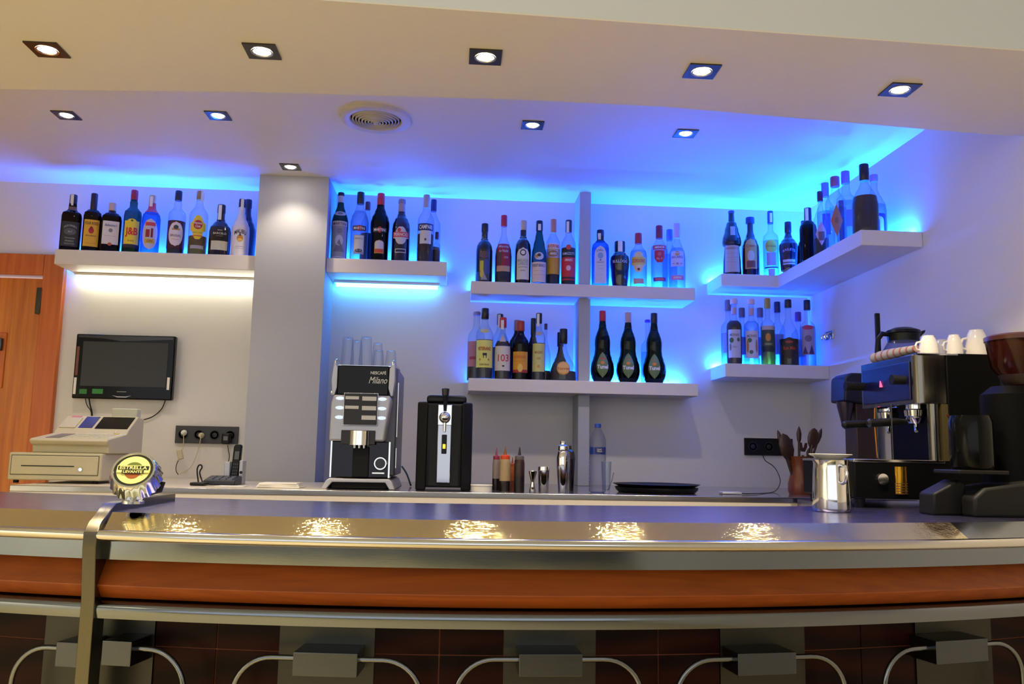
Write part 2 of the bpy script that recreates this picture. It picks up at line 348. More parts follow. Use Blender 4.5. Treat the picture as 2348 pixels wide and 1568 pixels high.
# ------------------------------------------------------------ downlights
SQ = .0865
def downlight(cx, cy, z, back, label, energy, tilt=0):
    t = thing('downlight', label, 'lamp', (cx, cy, z), 'recessed square downlights')
    h_ = SQ/2; n = 24; vs = []; r_ = .029
    sqp = []
    for i in range(n):
        a = 2*pi*i/n+pi/4; k = 1/max(abs(cos(a)), abs(sin(a))); sqp.append((h_*cos(a)*k, h_*sin(a)*k))
    vs = [(x, y, -.004) for x, y in sqp]+[(r_*cos(2*pi*i/n+pi/4), r_*sin(2*pi*i/n+pi/4), -.004) for i in range(n)]+[(x, y, 0) for x, y in sqp]
    fs = [(i, n+i, n+(i+1) % n, (i+1) % n) for i in range(n)]+[(2*n+i, i, (i+1) % n, 2*n+(i+1) % n) for i in range(n)]
    MB().add(vs, fs).build('trim_plate', M['fixture'], t, smooth=0)
    MB().add([(r_*cos(2*pi*i/n), r_*sin(2*pi*i/n), -.0055) for i in range(n)]+[(.024*cos(2*pi*i/n), .024*sin(2*pi*i/n), -.0055) for i in range(n)]+[(.022*cos(2*pi*i/n), .022*sin(2*pi*i/n), -.002) for i in range(n)],
             [(i, n+i, n+(i+1) % n, (i+1) % n) for i in range(n)]+[(n+i, 2*n+i, 2*n+(i+1) % n, n+(i+1) % n) for i in range(n)]).build('reflector_ring', M['reflector'], t)
    MB().lathe([(-.0075, 0.0), (-.007, .010), (-.0045, .018), (-.002, .022)], 20).build('bulb', M['bulbb' if back else 'bulb'], t)
    ld = bpy.data.lights.new('spot', 'SPOT'); ld.energy = energy; ld.color = WARM if not back else (1, .86, .68); ld.spot_size = radians(110); ld.spot_blend = .7; ld.shadow_soft_size = .02
    lo = bpy.data.objects.new('spot', ld); COL.objects.link(lo); lo.parent = t; lo.location = (0, 0, -.03); lo.rotation_euler.x = tilt
    return t
ORD = ['leftmost', 'second from the left', 'middle one', 'second from the right', 'rightmost']
for i, sq in enumerate([[(53, 94), (125, 95), (161, 130), (92, 130)], [(555, 96), (635, 99), (645, 135), (568, 134)], [(1075, 109), (1154, 113), (1150, 149), (1073, 145)],
                        [(1585, 143), (1656, 149), (1633, 181), (1563, 174)], [(2048, 186), (2113, 191), (2079, 222), (2014, 218)]]):
    c = sum((at_z(x, y, ZB) for x, y in sq), Vector())/4
    downlight(c.x, c.y, ZB, False, 'square downlight in the cream lowered ceiling, '+ORD[i]+' of its row of five', SPOT_FRONT)
for i, (sq, lb) in enumerate([([(117.5, 252.5), (166, 255), (188, 274), (137, 272)], 'leftmost of all, above the door side'), ([(469, 254), (520, 255), (532, 275), (479, 273)], 'left of the round air vent'),
                        ([(1196, 274.5), (1249.5, 277), (1246, 297.5), (1193, 295)], 'first to the right of the round air vent'), ([(1553, 294.5), (1603, 297.5), (1591, 316), (1541.5, 313)], 'nearest the right corner'),
                        ([(641, 373.5), (682, 374.5), (691, 390), (650, 390)], 'right in front of the grey pillar')]):
    c = sum((at_z(x, y, ZC) for x, y in sq), Vector())/4
    downlight(c.x, c.y, ZC, True, 'small square downlight in the recessed ceiling, '+lb, SPOT_BACK if i < 4 else SPOT_BACK*.5)
# air vent
vc = at_z(862, 270, ZC); vr = (at_z(945, 272, ZC)-at_z(780, 268, ZC)).length/2
v = thing('air_vent', 'round white air diffuser with concentric slats in the recessed ceiling', 'vent', (vc.x, vc.y, ZC))
MB().lathe([(0, vr), (-.012, vr*.97), (-.016, vr*.85), (-.012, vr*.72), (-.004, vr*.70), (-.001, vr*.69)], 48).build('vent_rim', M['vent'], v)
for k in range(7):
    r0 = vr*(.66-.085*k); zz = -.012-.003*k if k < 4 else -.022
    MB().lathe([(zz+.010, r0), (zz, r0-.002), (zz-.001, r0-vr*.035), (zz+.006, r0-vr*.045), (zz+.010, r0)], 40).build('slat', M['vent'], v)
MB().lathe([(-.026, 0), (-.026, vr*.06), (-.02, vr*.08), (0, vr*.08)], 24).build('hub', M['vent'], v)
MB().lathe([(-.0015, 0), (-.0015, vr*.69)], 40).build('duct', M['dark'], v)

# ------------------------------------------------------------ back counter
kx0 = at_y(25, 1110, YK).x; kx1 = at_y(1000, 1125, YK).x
k = thing('back_counter', 'long low cabinet run with a steel front edge along the back wall', 'counter', (kx0, YK, 0))
pxk = at_y(745, 1112, YK).x-kx0; kr = XR-.002-kx0
YF = 4.018-YK; YB = YW-YK-.002; q0, q1 = pl.x-kx0-.002, pr.x-kx0+.002
MB().box(0, pxk, 0, YF, ZK-.02, ZK).box(0, q0, YF, YB, ZK-.02, ZK).build('worktop', M['ktopl'], k, smooth=0, label='cream end of the worktop')
MB().box(pxk, kr, 0, YF, ZK-.02, ZK).box(q1, kr, YF, YB, ZK-.02, ZK).build('worktop', M['ktop'], k, smooth=0, label='dark polished end of the worktop')
MB().box(0, kr, -.008, -.0002, ZK-.022, ZK-.0005).build('edge_strip', M['kedge'], k, bevel=.002)
MB().box(0, kr, .012, YF, .0, ZK-.02).build('cabinet_body', M['cabinet'], k)
MB().box(0, at_y(1842, 1150, YK).x-kx0, -.006, .012, ZK-.066, ZK-.022).build('front_board', M['cabinet'], k, bevel=.001)
for i in range(7):
    xx = .02+i*(kr-.04)/7
    MB().box(xx+.004, xx+(kr-.04)/7-.004, -.005, .012, .1, ZK-.07).build('cabinet_door', M['cabinet'], k, bevel=.003)
MB().box(at_y(1842, 1150, YK).x-kx0, at_y(1864, 1150, YK).x-kx0, -.014, -.008, ZK-.062, ZK-.03).build('black_latch', M['blackm'], k)

# ------------------------------------------------------------ bar counter
def spline(pts, n=90):
    xs = [p.x for p in pts]; ys = [p.y for p in pts]; N_ = len(xs)
    m = [0]*N_
    for i in range(N_):
        a, b_ = max(0, i-1), min(N_-1, i+1); m[i] = (ys[b_]-ys[a])/(xs[b_]-xs[a])
    def f_(x):
        if x <= xs[0]: return ys[0]+m[0]*(x-xs[0])
        if x >= xs[-1]: return ys[-1]+m[-1]*(x-xs[-1])
        i = max(j for j in range(N_-1) if xs[j] <= x); h = xs[i+1]-xs[i]; t = (x-xs[i])/h
        return (2*t**3-3*t*t+1)*ys[i]+(t**3-2*t*t+t)*h*m[i]+(3*t*t-2*t**3)*ys[i+1]+(t**3-t*t)*h*m[i+1]
    return f_
def polyfit2(pts, deg=4):
    import numpy as np
    return np.poly1d(np.polyfit([p.x for p in pts], [p.y for p in pts], deg))
_lp = [at_z(x, y, ZT) for x, y in ((0, 1161), (90, 1163.5), (249, 1170), (480, 1182), (832, 1196), (1165, 1200.5), (1398, 1202), (1800, 1200), (2058, 1195), (2348, 1190))]
led_lin = polyfit2(_lp, 1); led_top = polyfit2(_lp, 2)
back_e = polyfit2([at_z(x, y, ZT) for x, y in ((0, 1128), (392, 1138), (700, 1148), (1120, 1157), (1500, 1160), (1860, 1160))], 2)
BX0, BX1 = -1.5, 1.80
XS = [BX0+(BX1-BX0)*i/80 for i in range(81)]
def Yc(X): return float(.6*led_top(X)+.4*led_lin(X))
def tang(X): d_ = (Yc(X+.01)-Yc(X-.01))/.02; l_ = sqrt(1+d_*d_); return 1/l_, d_/l_
def off(X, o):   # point offset o metres behind (+) / in front (-) of the ledge line, along the normal
    tx, ty = tang(X); return (X-ty*o, Yc(X)+tx*o)
def sweep(name, prof, m, parent, x0=BX0, x1=BX1, smooth=35, label=None, bevel=0):
    """prof: closed list of (offset, z)"""
    xs = [x for x in XS if x0 < x < x1]; xs = [x0]+xs+[x1]; vs = []; n = len(prof)
    for X in xs:
        for o, z in prof: px_, py_ = off(X, o); vs.append((px_, py_, z))
    fs = [(i*n+j, i*n+(j+1) % n, (i+1)*n+(j+1) % n, (i+1)*n+j) for i in range(len(xs)-1) for j in range(n)]
    fs += [tuple(range(n-1, -1, -1)), tuple(range((len(xs)-1)*n, len(xs)*n))]
    o_ = MB().add(vs, fs).build(name, m, parent, smooth=smooth, label=label, bevel=bevel)
    bm = bmesh.new(); bm.from_mesh(o_.data); bmesh.ops.recalc_face_normals(bm, faces=bm.faces); bm.to_mesh(o_.data); bm.free(); return o_
bar = thing('bar_counter', 'long curved bar counter with steel top, wooden band and tiled base', 'bar counter')
# worktop
vs = []; 
for X in XS:
    a = off(X, 0); vs.append((a[0], a[1], ZT)); vs.append((a[0], (YK-.03 if a[0] > 1.29 else max(float(back_e(a[0])), a[1]+.35)), ZT))
n = len(vs); vs += [(x, y, z-.03) for x, y, z in vs]
fs = [(2*i, 2*i+2, 2*i+3, 2*i+1) for i in range(80)]+[(n+2*i+1, n+2*i+3, n+2*i+2, n+2*i) for i in range(80)]
fs += [(2*i+1, 2*i+3, n+2*i+3, n+2*i+1) for i in range(80)]+[(n+2*i, n+2*i+2, 2*i+2, 2*i) for i in range(80)]+[(0, 1, n+1, n), (160, n+160, n+161, 161)]
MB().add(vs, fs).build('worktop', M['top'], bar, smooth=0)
LT = (-.0555, ZT-.036)
XRT = at_z(2140, 1210, ZT-.02).x
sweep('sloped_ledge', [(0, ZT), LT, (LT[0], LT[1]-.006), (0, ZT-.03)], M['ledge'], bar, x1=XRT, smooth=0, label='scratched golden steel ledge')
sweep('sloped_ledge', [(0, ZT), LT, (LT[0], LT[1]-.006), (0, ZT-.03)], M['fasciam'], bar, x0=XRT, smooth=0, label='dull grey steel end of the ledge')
rc = (LT[0]-.002, ZT-.047); rr = .0125
sweep('rim_tube', [(rc[0]+rr*cos(-a), rc[1]+rr*sin(-a)) for a in [2*pi*i/16 for i in range(16)]], M['rim'], bar, smooth=60)
sweep('fascia_plate', [(-.042, ZT-.05), (-.042, ZT-.062), (-.040, ZT-.101), (-.0, ZT-.101), (-.0, ZT-.04)], M['fasciam'], bar, smooth=20)
sweep('wooden_band', [(-.004, ZT-.101), (-.008, ZT-.110), (-.024, ZT-.130), (-.046, ZT-.156), (-.046, ZT-.158), (-.022, ZT-.187), (.02, ZT-.189), (.02, ZT-.101)], M['wood'], bar, smooth=25)
sweep('lower_rail', [(.01, ZT-.190), (-.03, ZT-.192), (-.042, ZT-.195), (-.048, ZT-.202), (-.049, ZT-.21), (-.046, ZT-.228), (-.01, ZT-.228)], M['rail'], bar, smooth=50)
MP = {}
m, nt, b_ = base_mat('panel_tile'); N = nt.nodes
tc = N.new('ShaderNodeTexCoord'); mp = N.new('ShaderNodeMapping'); mp.inputs['Scale'].default_value = (2, 2, 4)
wv = N.new('ShaderNodeTexWave'); wv.wave_type = 'RINGS'; wv.inputs['Scale'].default_value = 1.6; wv.inputs['Distortion'].default_value = 3.5; wv.inputs['Detail'].default_value = 1.5
cr = N.new('ShaderNodeValToRGB'); cr.color_ramp.elements[0].color = (*lin((14, 2, 2)), 1); cr.color_ramp.elements[1].color = (*lin((38, 8, 4)), 1)
nt.links.new(tc.outputs['Object'], mp.inputs[0]); nt.links.new(mp.outputs[0], wv.inputs['Vector']); nt.links.new(wv.outputs['Fac'], cr.inputs[0]); nt.links.new(cr.outputs[0], b_.inputs['Base Color'])
b_.inputs['Roughness'].default_value = .35; b_.inputs['Specular IOR Level'].default_value = .1
tile = m; grout = cm((120, 60, 24), .7)
def onbar(px, py, o, lo=-1.2, hi=1.6):
    """x on the bar curve (offset o) seen at pixel column px"""
    d_ = ray(px, py); best = min((abs(off(lo+(hi-lo)*i/3000, o)[0]*d_.y-off(lo+(hi-lo)*i/3000, o)[1]*d_.x), lo+(hi-lo)*i/3000) for i in range(3001)); return best[1]
PB = .045
sweep('tiled_base', [(PB+.012, 0), (PB+.012, ZT-.2), (PB+.10, ZT-.2), (PB+.10, 0)], M['blackm'], bar, smooth=0)
pil = [(105, 355), (642, 860), (1155, 1365), (1650, 1843), (2097, 2270)]
px_ = [(onbar(a, 1470, PB), onbar(c, 1470, PB)) for a, c in pil]
gaps = [(BX0, px_[0][0])]+[(px_[i][1], px_[i+1][0]) for i in range(4)]+[(px_[4][1], BX1)]
ztop = ZT-.228; zg = ZT-.303
for a, c in px_:
    sweep('pilaster', [(PB-.004, 0), (PB-.004, ztop+.01), (PB+.012, ztop+.01), (PB+.012, 0)], M['pil'], bar, a, c, smooth=0)
for a, c in gaps:
    mid = (a+c)/2
    for u0, u1 in ((a+.001, mid-.0015), (mid+.0015, c-.001)):
        zz = ztop+.01
        for z0, z1 in ((zg+.0015, zz), (zg-.2, zg-.0015), (zg-.41, zg-.203), (zg-.62, zg-.413)):
            sweep('tile', [(PB, z0), (PB, z1), (PB+.010, z1), (PB+.010, z0)], tile, bar, u0, u1, smooth=0)
    sweep('grout_line', [(PB+.004, 0), (PB+.004, zz), (PB+.0118, zz), (PB+.0118, 0)], grout, bar, a, c, smooth=0)
# brackets with hoop rails
boxes = [(127, 187, 1473, 1530, 0), (232, 300, 1470, 1527, 1), (672, 820, 1497, 1552, 2), (1191, 1336, 1500, 1552, 2), (1692, 1826, 1497, 1548, 2), (2148, 2267, 1467, 1520, 2)]
BO = -.045
def hoop(xc_, half, zc, side):
    pts = []; R_ = .085
    for s_ in ((1,) if side == 1 else (-1,) if side == 0 else (-1, 1)):
        arc = [(.02, 0)]+[(half-R_+R_*sin(a), -R_+R_*cos(a)) for a in [pi/2*i/10 for i in range(11)]]+[(half, -.6)]
        p3 = []
        for u, dz in arc:
            X = xc_+s_*u; q = off(X, BO+.022); p3.append((q[0], q[1], zc+dz))
        pts.append(p3)
    return pts
for a, c, t0, t1, sd in boxes:
    xa_, xc_ = onbar(a, 1500, BO), onbar(c, 1500, BO)
    pa = off((xa_+xc_)/2, BO); D = sqrt(pa[0]**2+pa[1]**2)
    zt = EYE+(at_y((a+c)/2, t0, pa[1]).z-EYE); zb = at_y((a+c)/2, t1, pa[1]).z
    o = sweep('rail_bracket', [(BO, zb), (BO, zt), (PB-.005, zt), (PB-.005, zb)], M['brushed'], bar, xa_, xc_, smooth=0, bevel=.0015)
    xm = (xa_+xc_)/2; half = .205
    if sd == 0: xm = xc_+.02; half = .20
    if sd == 1: xm = xa_-.02; half = .20
    for p3 in hoop(xm, half, (zt+zb)/2+.008, sd): MB().tube(p3, .0062, 12).build('hoop_rail', M['rail'], bar)
# joint strap crossing the counter
sx0, sx1 = onbar(179, 1215, -.07), onbar(208, 1215, -.07)
sxm = (sx0+sx1)/2; tx, ty = tang(sxm); ang = atan2(ty, tx)
prof_out = [(.45, ZT+.020), (.12, ZT+.022), (.02, ZT+.018), (-.055, ZT-.018), (-.078, ZT-.04), (-.078, ZT-.075), (-.062, ZT-.19), (-.060, 0)]
prof_in = [(.04, 0), (.04, ZT-.2), (.0, ZT-.1), (-.03, ZT-.05), (.0, ZT-.032), (.62, ZT-.002)]
wst = sx1-sx0
b = MB(); P_ = prof_out; tk = .004
full = prof_out+[(.62, ZT+.001), (.03, ZT+.001), (.0, ZT+.0005), (-.056, ZT-.0355), (-.0715, ZT-.05), (-.0655, ZT-.06), (-.05, ZT-.10), (-.05, ZT-.226), (-.046, 0)]
full = prof_out+[(-.0, 0), (-.0, ZT-.2), (-.02, ZT-.06), (-.052, ZT-.036), (.0, ZT-.002), (.45, ZT-.002)]
b.prism([(o_, z) for o_, z in full], 'x', 0, wst)
b.build('joint_strap', M['strap'], bar, bevel=.0015, smooth=30, loc=(sx0, Yc(sx0), 0), label='upright golden steel strap over the joint')
# ------------------------------------------------------------ bottles
SHP = dict(
 std=[(0, .93), (.012, 1), (.60, 1), (.66, .93), (.71, .72), (.75, .5), (.79, .40), (.86, .36), (1, .36)],
 whisky=[(0, .93), (.012, 1), (.60, 1), (.66, .93), (.70, .66), (.73, .46), (.77, .44), (.80, .46), (.84, .38), (1, .36)],
 sq=[(0, .93), (.012, 1), (.61, 1), (.66, .93), (.70, .58), (.74, .42), (.80, .40), (.88, .35), (1, .35)],
 flask=[(0, .95), (.015, 1), (.66, 1), (.73, .92), (.78, .66), (.81, .40), (.84, .33), (1, .31)],
 martini=[(0, .92), (.012, .97), (.2, .97), (.40, .98), (.50, 1.03), (.57, 1.02), (.64, .90), (.72, .62), (.80, .42), (.88, .36), (1, .35)],
 pernod=[(0, .96), (.012, 1), (.52, 1), (.60, .94), (.67, .76), (.73, .50), (.78, .39), (1, .35)],
 cone=[(0, .97), (.015, 1), (.42, 1), (.5, .94), (.62, .74), (.74, .52), (.83, .40), (1, .38)],
 malibu=[(0, .93), (.02, 1), (.42, 1), (.50, .97), (.58, .80), (.67, .52), (.76, .36), (.8, .34), (1, .34)],
 shoulder=[(0, .96), (.02, 1), (.48, 1), (.56, .92), (.63, .66), (.69, .40), (.74, .34), (1, .33)],
 bulldog=[(0, .76), (.02, .79), (.30, .90), (.58, 1), (.66, .95), (.72, .72), (.77, .52), (.80, .56), (.86, .56), (.88, .52), (1, .52)],
 bombay=[(0, .97), (.015, 1), (.66, 1), (.72, .93), (.78, .60), (.82, .40), (.86, .40), (1, .38)],
 curvy=[(0, .74), (.03, .78), (.07, .90), (.13, .98), (.18, 1), (.25, .95), (.33, .80), (.40, .68), (.47, .64), (.53, .655), (.58, .65), (.63, .60), (.69, .48), (.735, .38), (.745, .34), (.755, .36), (.77, .31), (.785, .33), (.80, .30), (.85, .27), (1, .26)],
 brandy=[(0, .97), (.03, 1), (.15, .98), (.24, .93), (.34, .78), (.44, .55), (.54, .36), (.62, .26), (.68, .22), (1, .24)],
 monk=[(0, .96), (.015, 1), (.2, .93), (.44, .80), (.455, .82), (.47, .98), (.52, 1.03), (.55, 1.0), (.70, .74), (.79, .56), (.815, .50), (.83, .34), (1, .30)],
 slim=[(0, .96), (.015, 1), (.56, 1), (.62, .92), (.66, .62), (.69, .40), (.73, .34), (1, .33)],
 cream=[(0, .84), (.03, .87), (.3, .96), (.46, 1.02), (.52, 1.0), (.60, .75), (.67, .44), (.75, .33), (1, .33)],
 wine=[(0, .96), (.012, 1), (.54, 1), (.62, .93), (.67, .76), (.705, .55), (.72, .44), (.735, .46), (.75, .38), (1, .37)],
 conic=[(0, .97), (.02, 1), (.46, 1), (.55, .93), (.64, .68), (.72, .42), (.78, .30), (1, .28)],
 fat=[(0, .95), (.02, 1), (.40, 1), (.50, .92), (.58, .70), (.66, .45), (.73, .30), (1, .27)])
def sect_fn(n_, ys=1.0):
    def f_(a):
        c, s_ = cos(a), sin(a); k_ = (abs(c)**n_+abs(s_)**n_)**(-1/n_); return c*k_, s_*k_*ys
    return f_
GL = dict(clear=((240, 246, 250), (190, 205, 225)), green=((50, 120, 100), (10, 50, 44)), dgreen=((26, 62, 40), (6, 22, 14)), teal=((70, 150, 150), (14, 70, 84)), blue=((120, 190, 235), (30, 80, 170)),
          brown=((70, 34, 14), (22, 10, 6)), frost=((205, 214, 228), (150, 165, 190)), tgreen=((24, 84, 56), (4, 24, 20)))
LQ = dict(whisky=((120, 56, 16), (40, 16, 6)), dark=((40, 14, 10), (16, 6, 4)), red=((110, 16, 22), (50, 6, 10)), amber=((200, 120, 30), (110, 50, 10)), black=((24, 14, 12), (8, 5, 4)), water=((225, 238, 250), (160, 190, 220)),
          yellow=((190, 170, 70), (100, 90, 20)))
def gm(key): return glass('glass_'+key, *GL[key], body=.04 if key != 'frost' else .3)
def lm(key): return glass('liquid_'+key, *LQ[key], rough=.1, body=.25 if key in ('black', 'dark') else .12 if key != 'water' else .0)
OUT = dict(
 rect=lambda v: 1., oval=lambda v: sqrt(max(0, 1-(2*v-1)**2)), arch=lambda v: 1. if v < .72 else sqrt(max(0, 1-((v-.72)/.28)**2)),
 leaf=lambda v: (max(0, sin(pi/2*v/.42))**.8 if v < .42 else cos((v-.42)/.58*pi/2-1e-6)**.75) if v > .0 else 0,
 cross=lambda v: .68*sqrt(max(.0, 1-(2*v-1)**2*.9)) if (v < .36 or v > .72) else 1., shield=lambda v: min(1, .45+v*1.6), diamond=lambda v: 1-abs(2*v-1), tri=lambda v: 1-v, cap=lambda v: 1. if v < .85 else .8)
class Surf:
    def __init__(s, shape, H, R, n_=2.0, ys=1.0): s.p = SHP[shape]; s.H = H; s.R = R; s.n = n_; s.ys = ys; s.f = sect_fn(n_, ys)
    def r(s, zf):
        p = s.p
        for (z0, r0), (z1, r1) in zip(p, p[1:]):
            if zf <= z1: t = (zf-z0)/(z1-z0); t = t*t*(3-2*t) if (r0 != r1 and z1-z0 > .03) else t; return (r0+(r1-r0)*t)*s.R
        return p[-1][1]*s.R
    def prof(s, z0=0, z1=1, inset=0., steps=30):
        out = []; zs = sorted(set([z0, z1]+[p[0] for p in s.p if z0 < p[0] < z1]+[z0+(z1-z0)*i/steps for i in range(steps+1)]))
        for z in zs: out.append((z*s.H, max(.001, s.r(z)-inset)))
        return out
    def pt(s, zf, u, rz, e):   # u: arc metres from the front centre
        R_ = s.r(zf)
        if s.n > 2.5:  # flat-faced
            x = u; d_ = R_*s.ys*max(0, 1-abs(min(.98, u/R_))**s.n)**(1/s.n)+e
            p = (x, -d_)
        else:
            a = u/max(R_, .3*s.R); x = R_*sin(a); y = -R_*s.ys*cos(a); p = (x*(1+e/R_), y-e*cos(a))
        c, q = cos(rz), sin(rz); return (p[0]*c-p[1]*q, p[0]*q+p[1]*c, zf*s.H)
def patch(S_, kind, z0, z1, hw, m, par, name, rz=0, e=.0006, uo=0., label=None):
    """label patch; z0,z1 fractions, hw half width in radii"""
    nv, nu = (16, 12) if kind != 'rect' else (6, 12); vs = []; fs = []
    for j in range(nv+1):
        v = j/nv; w_ = OUT[kind](v)*hw*S_.R
        for i in range(nu+1): vs.append(S_.pt(z0+(z1-z0)*v, uo*S_.R+w_*(2*i/nu-1), rz, e))
    for j in range(nv):
        for i in range(nu): a = j*(nu+1)+i; fs.append((a, a+1, a+nu+2, a+nu+1))
    return MB().add(vs, fs).build(name, m, par, smooth=60, label=label)
def btext(S_, body, zc, hf, wf, m, par, rz=0, e=.0013, arc=0., uo=0., bold=.012, shear=0.):
    vs, fs, w_, h_ = text_mesh(body, bold, shear)
    W_ = wf*S_.R*2; Hh = hf
    out = []
    for x, y in vs:
        u = x/w_*W_; zf = zc+(y/h_)*Hh-arc*(2*x/w_)**2
        out.append(S_.pt(zf, u+uo*S_.R, rz, e))
    return MB().add(out, fs).build('lettering', m, par, smooth=0)
def bottle(label, px, top, wpx, shape, key, g='clear', liq=None, cap=((20, 20, 24), .14), labs=(), Y=None, X=None, n_=2.0, ys=1.0, rz=0., name='liquor_bottle', cat='bottle', group='liquor bottles on the shelves', seal=None, opaque=None, py=None, foil=None):
    zb = SH[key] if isinstance(key, str) else key
    # point on the base
    ypx = py if py else 600
    if Y is not None:
        d_ = None
        for _ in range(6):
            p = at_y(px, ypx, Y)
            d2 = Vector((p.x, Y, zb)); v_ = d2-Vector((0, 0, EYE)); ypx = 784-F*(v_.dot(up)/v_.dot(fw))
        x = at_y(px, ypx, Y).x
    else:
        for _ in range(8):
            p = at_x(px, ypx, X); v_ = Vector((X, p.y, zb))-Vector((0, 0, EYE)); ypx = 784-F*(v_.dot(up)/v_.dot(fw))
        x = X; Y = at_x(px, ypx, X).y
    # height from the top pixel row
    lo, hi = .05, .6
    for _ in range(30):
        mid = (lo+hi)/2; v_ = Vector((x, Y, zb+mid))-Vector((0, 0, EYE)); yy = 784-F*(v_.dot(up)/v_.dot(fw))
        if yy > top: lo = mid
        else: hi = mid
    H = lo; R_ = wpx/2*Vector((x, Y, zb-EYE)).dot(fw)/F
    t = thing(name, label, cat, (x, Y, zb), group)
    t['group'] = group
    S_ = Surf(shape, H, R_, n_, ys); face = rz+atan2(x, Y)*-1*.85
    # every bottle is turned so its front looks into the room
    capc, cf = cap[:2]; zcap = 1-cf
    gmat = opaque or gm(g)
    MB().lathe(S_.prof(0, zcap+.01)[0:], 28, sect=S_.f).xf(Matrix.Rotation(face, 4, 'Z')).build('glass', gmat, t)
    if liq:
        lk, lv = liq
        MB().lathe(S_.prof(.015, lv, .0022, 14), 24, sect=S_.f).xf(Matrix.Rotation(face, 4, 'Z')).build('liquid', lm(lk), t)
    rc_ = S_.r(.95)*(1.12 if len(cap) < 3 else cap[2])
    c = MB().lathe([(zcap*H-.001, rc_*.96), (zcap*H, rc_), (H*.985, rc_), (H*.997, rc_*.93), (H, rc_*.8)], 20)
    if cf > .1: c.lathe([(zcap*H+.4*cf*H, rc_*1.03), (zcap*H+.46*cf*H, rc_*1.03)], 20)
    c.build('cap', cm(capc, .35), t)
    if foil:
        fc, z0, z1 = foil
        MB().lathe([(z*S_.H, S_.r(z)+.0006) for z in [z0+(z1-z0)*i/8 for i in range(9)]], 24, sect=S_.f).xf(Matrix.Rotation(face, 4, 'Z')).build('neck_foil', cm(fc, .4), t)
    if seal:
        zz = seal if isinstance(seal, (tuple, list)) else (zcap-.05, .985)
        cs = Surf(shape, H, R_, 2, 1); cs.r = lambda z: rc_+.0008
        cs.R = rc_
        patch(cs, 'rect', zz[0], zz[1], .42, M['paper'], t, 'paper_seal', face+(seal[2] if isinstance(seal, (tuple, list)) and len(seal) > 2 else -.3), e=.0012)
    def items(lst, par, depth):
        for it in lst:
            if it[0] == 'T':
                _, body, zc, hf, wf, col = it[:6]; kw = it[6] if len(it) > 6 else {}
                btext(S_, body, zc, hf, wf, cm(col, .5), par, face, e=.0012+.0004*depth, **kw)
            else:
                kind, z0, z1, hw, col = it[:5]; sub = it[5] if len(it) > 5 else (); kw = it[6] if len(it) > 6 else {}
                nm = 'label' if depth == 0 else 'emblem'
                o = patch(S_, kind, z0, z1, hw, cm(col, .5), par, nm, face, e=.0007+.0004*depth, **kw)
                items(sub, o if depth == 0 else par, depth+1)
    items(labs, t, 0)
    return t
WT = (238, 234, 226); BK = (22, 20, 20); RD = (176, 26, 24); YE_ = (236, 190, 40); GD = (186, 140, 60)
G1 = 'bottles on the shelf above the monitor'
Y1 = YS+.075
bottle('square black-labelled whiskey bottle, leftmost on the shelf above the monitor', 158, 446.8, 42, 'sq', 's1', 'brown', ('whisky', .6), ((22, 20, 30), .17, 1.1), n_=5, Y=Y1, group=G1, seal=(.80, .99),
  labs=[('rect', .08, .50, .86, (40, 40, 40), [('T', "JACK DANIEL'S", .43, .045, .62, (170, 170, 165), {'arc': .035}), ('oval', .27, .39, .6, (84, 84, 82)), ('T', 'No 7', .33, .03, .2, (190, 190, 180)), ('T', 'TENNESSEE', .22, .022, .5, (150, 150, 148)), ('T', 'WHISKEY', .17, .028, .45, (160, 160, 158)), ('rect', .11, .14, .5, (96, 96, 94))])], foil=((120, 90, 60), .72, .78))
bottle('bourbon bottle with yellow label and red rose emblem', 206, 444, 38, 'whisky', 's1', 'brown', ('whisky', .62), ((34, 14, 26), .30, 1.05), n_=3.5, Y=Y1, group=G1,
  labs=[('rect', .09, .53, .82, (226, 168, 28), [('T', 'FOUR ROSES', .47, .05, .72, (50, 40, 16)), ('oval', .30, .40, .3, RD), ('oval', .36, .42, .18, (150, 20, 30)), ('T', 'BOURBON', .265, .022, .55, (80, 50, 20)), ('rect', .14, .145, .6, (190, 120, 20))])])
bottle('squat dark flask bottle with large cream label and red wax dot', 250, 466, 43, 'flask', 's1', 'brown', ('whisky', .64), ((206, 180, 160), .15, 1.2), n_=4, ys=.62, Y=Y1, group=G1, foil=((34, 30, 60), .78, .86),
  labs=[('rect', .17, .62, .80, (222, 214, 208), [('T', "Ballantine's", .54, .05, .6, (96, 100, 140), {'shear': .3}), ('oval', .40, .48, .2, (130, 130, 130)), ('oval', .14, .205, .2, (190, 80, 50)), ('rect', .33, .336, .55, (170, 160, 160))])])
bottle('green glass whisky bottle with yellow label, red letters and red cap', 298, 436.5, 38, 'whisky', 's1', 'teal', ('amber', .14), ((150, 16, 44), .15), Y=Y1, group=G1,
  labs=[('rect', .14, .50, .90, (238, 206, 30), [('T', 'J&B', .32, .15, .70, (206, 40, 20), {'bold': .03}), ('T', 'RARE', .19, .025, .35, (140, 90, 10))]), ('oval', .46, .53, .5, (238, 206, 30), [('oval', .485, .515, .14, (60, 80, 30))]), ('rect', .085, .135, .9, (30, 24, 20))])
bottle('blue tinted gin bottle with oval label showing red coated guards', 341, 448.5, 40, 'std', 's1', 'blue', ('water', .3), ((196, 160, 130), .13), Y=Y1, group=G1, seal=(.80, .97), foil=((196, 50, 50), .70, .86),
  labs=[('oval', .07, .58, .88, (196, 190, 200), [('rect', .46, .52, .55, (206, 60, 50)), ('rect', .27, .40, .22, (150, 30, 34), (), {'uo': -.25}), ('rect', .27, .42, .12, (120, 24, 30), (), {'uo': .2}), ('rect', .17, .25, .55, (200, 180, 70)), ('T', 'GIN', .21, .04, .3, RD)])])
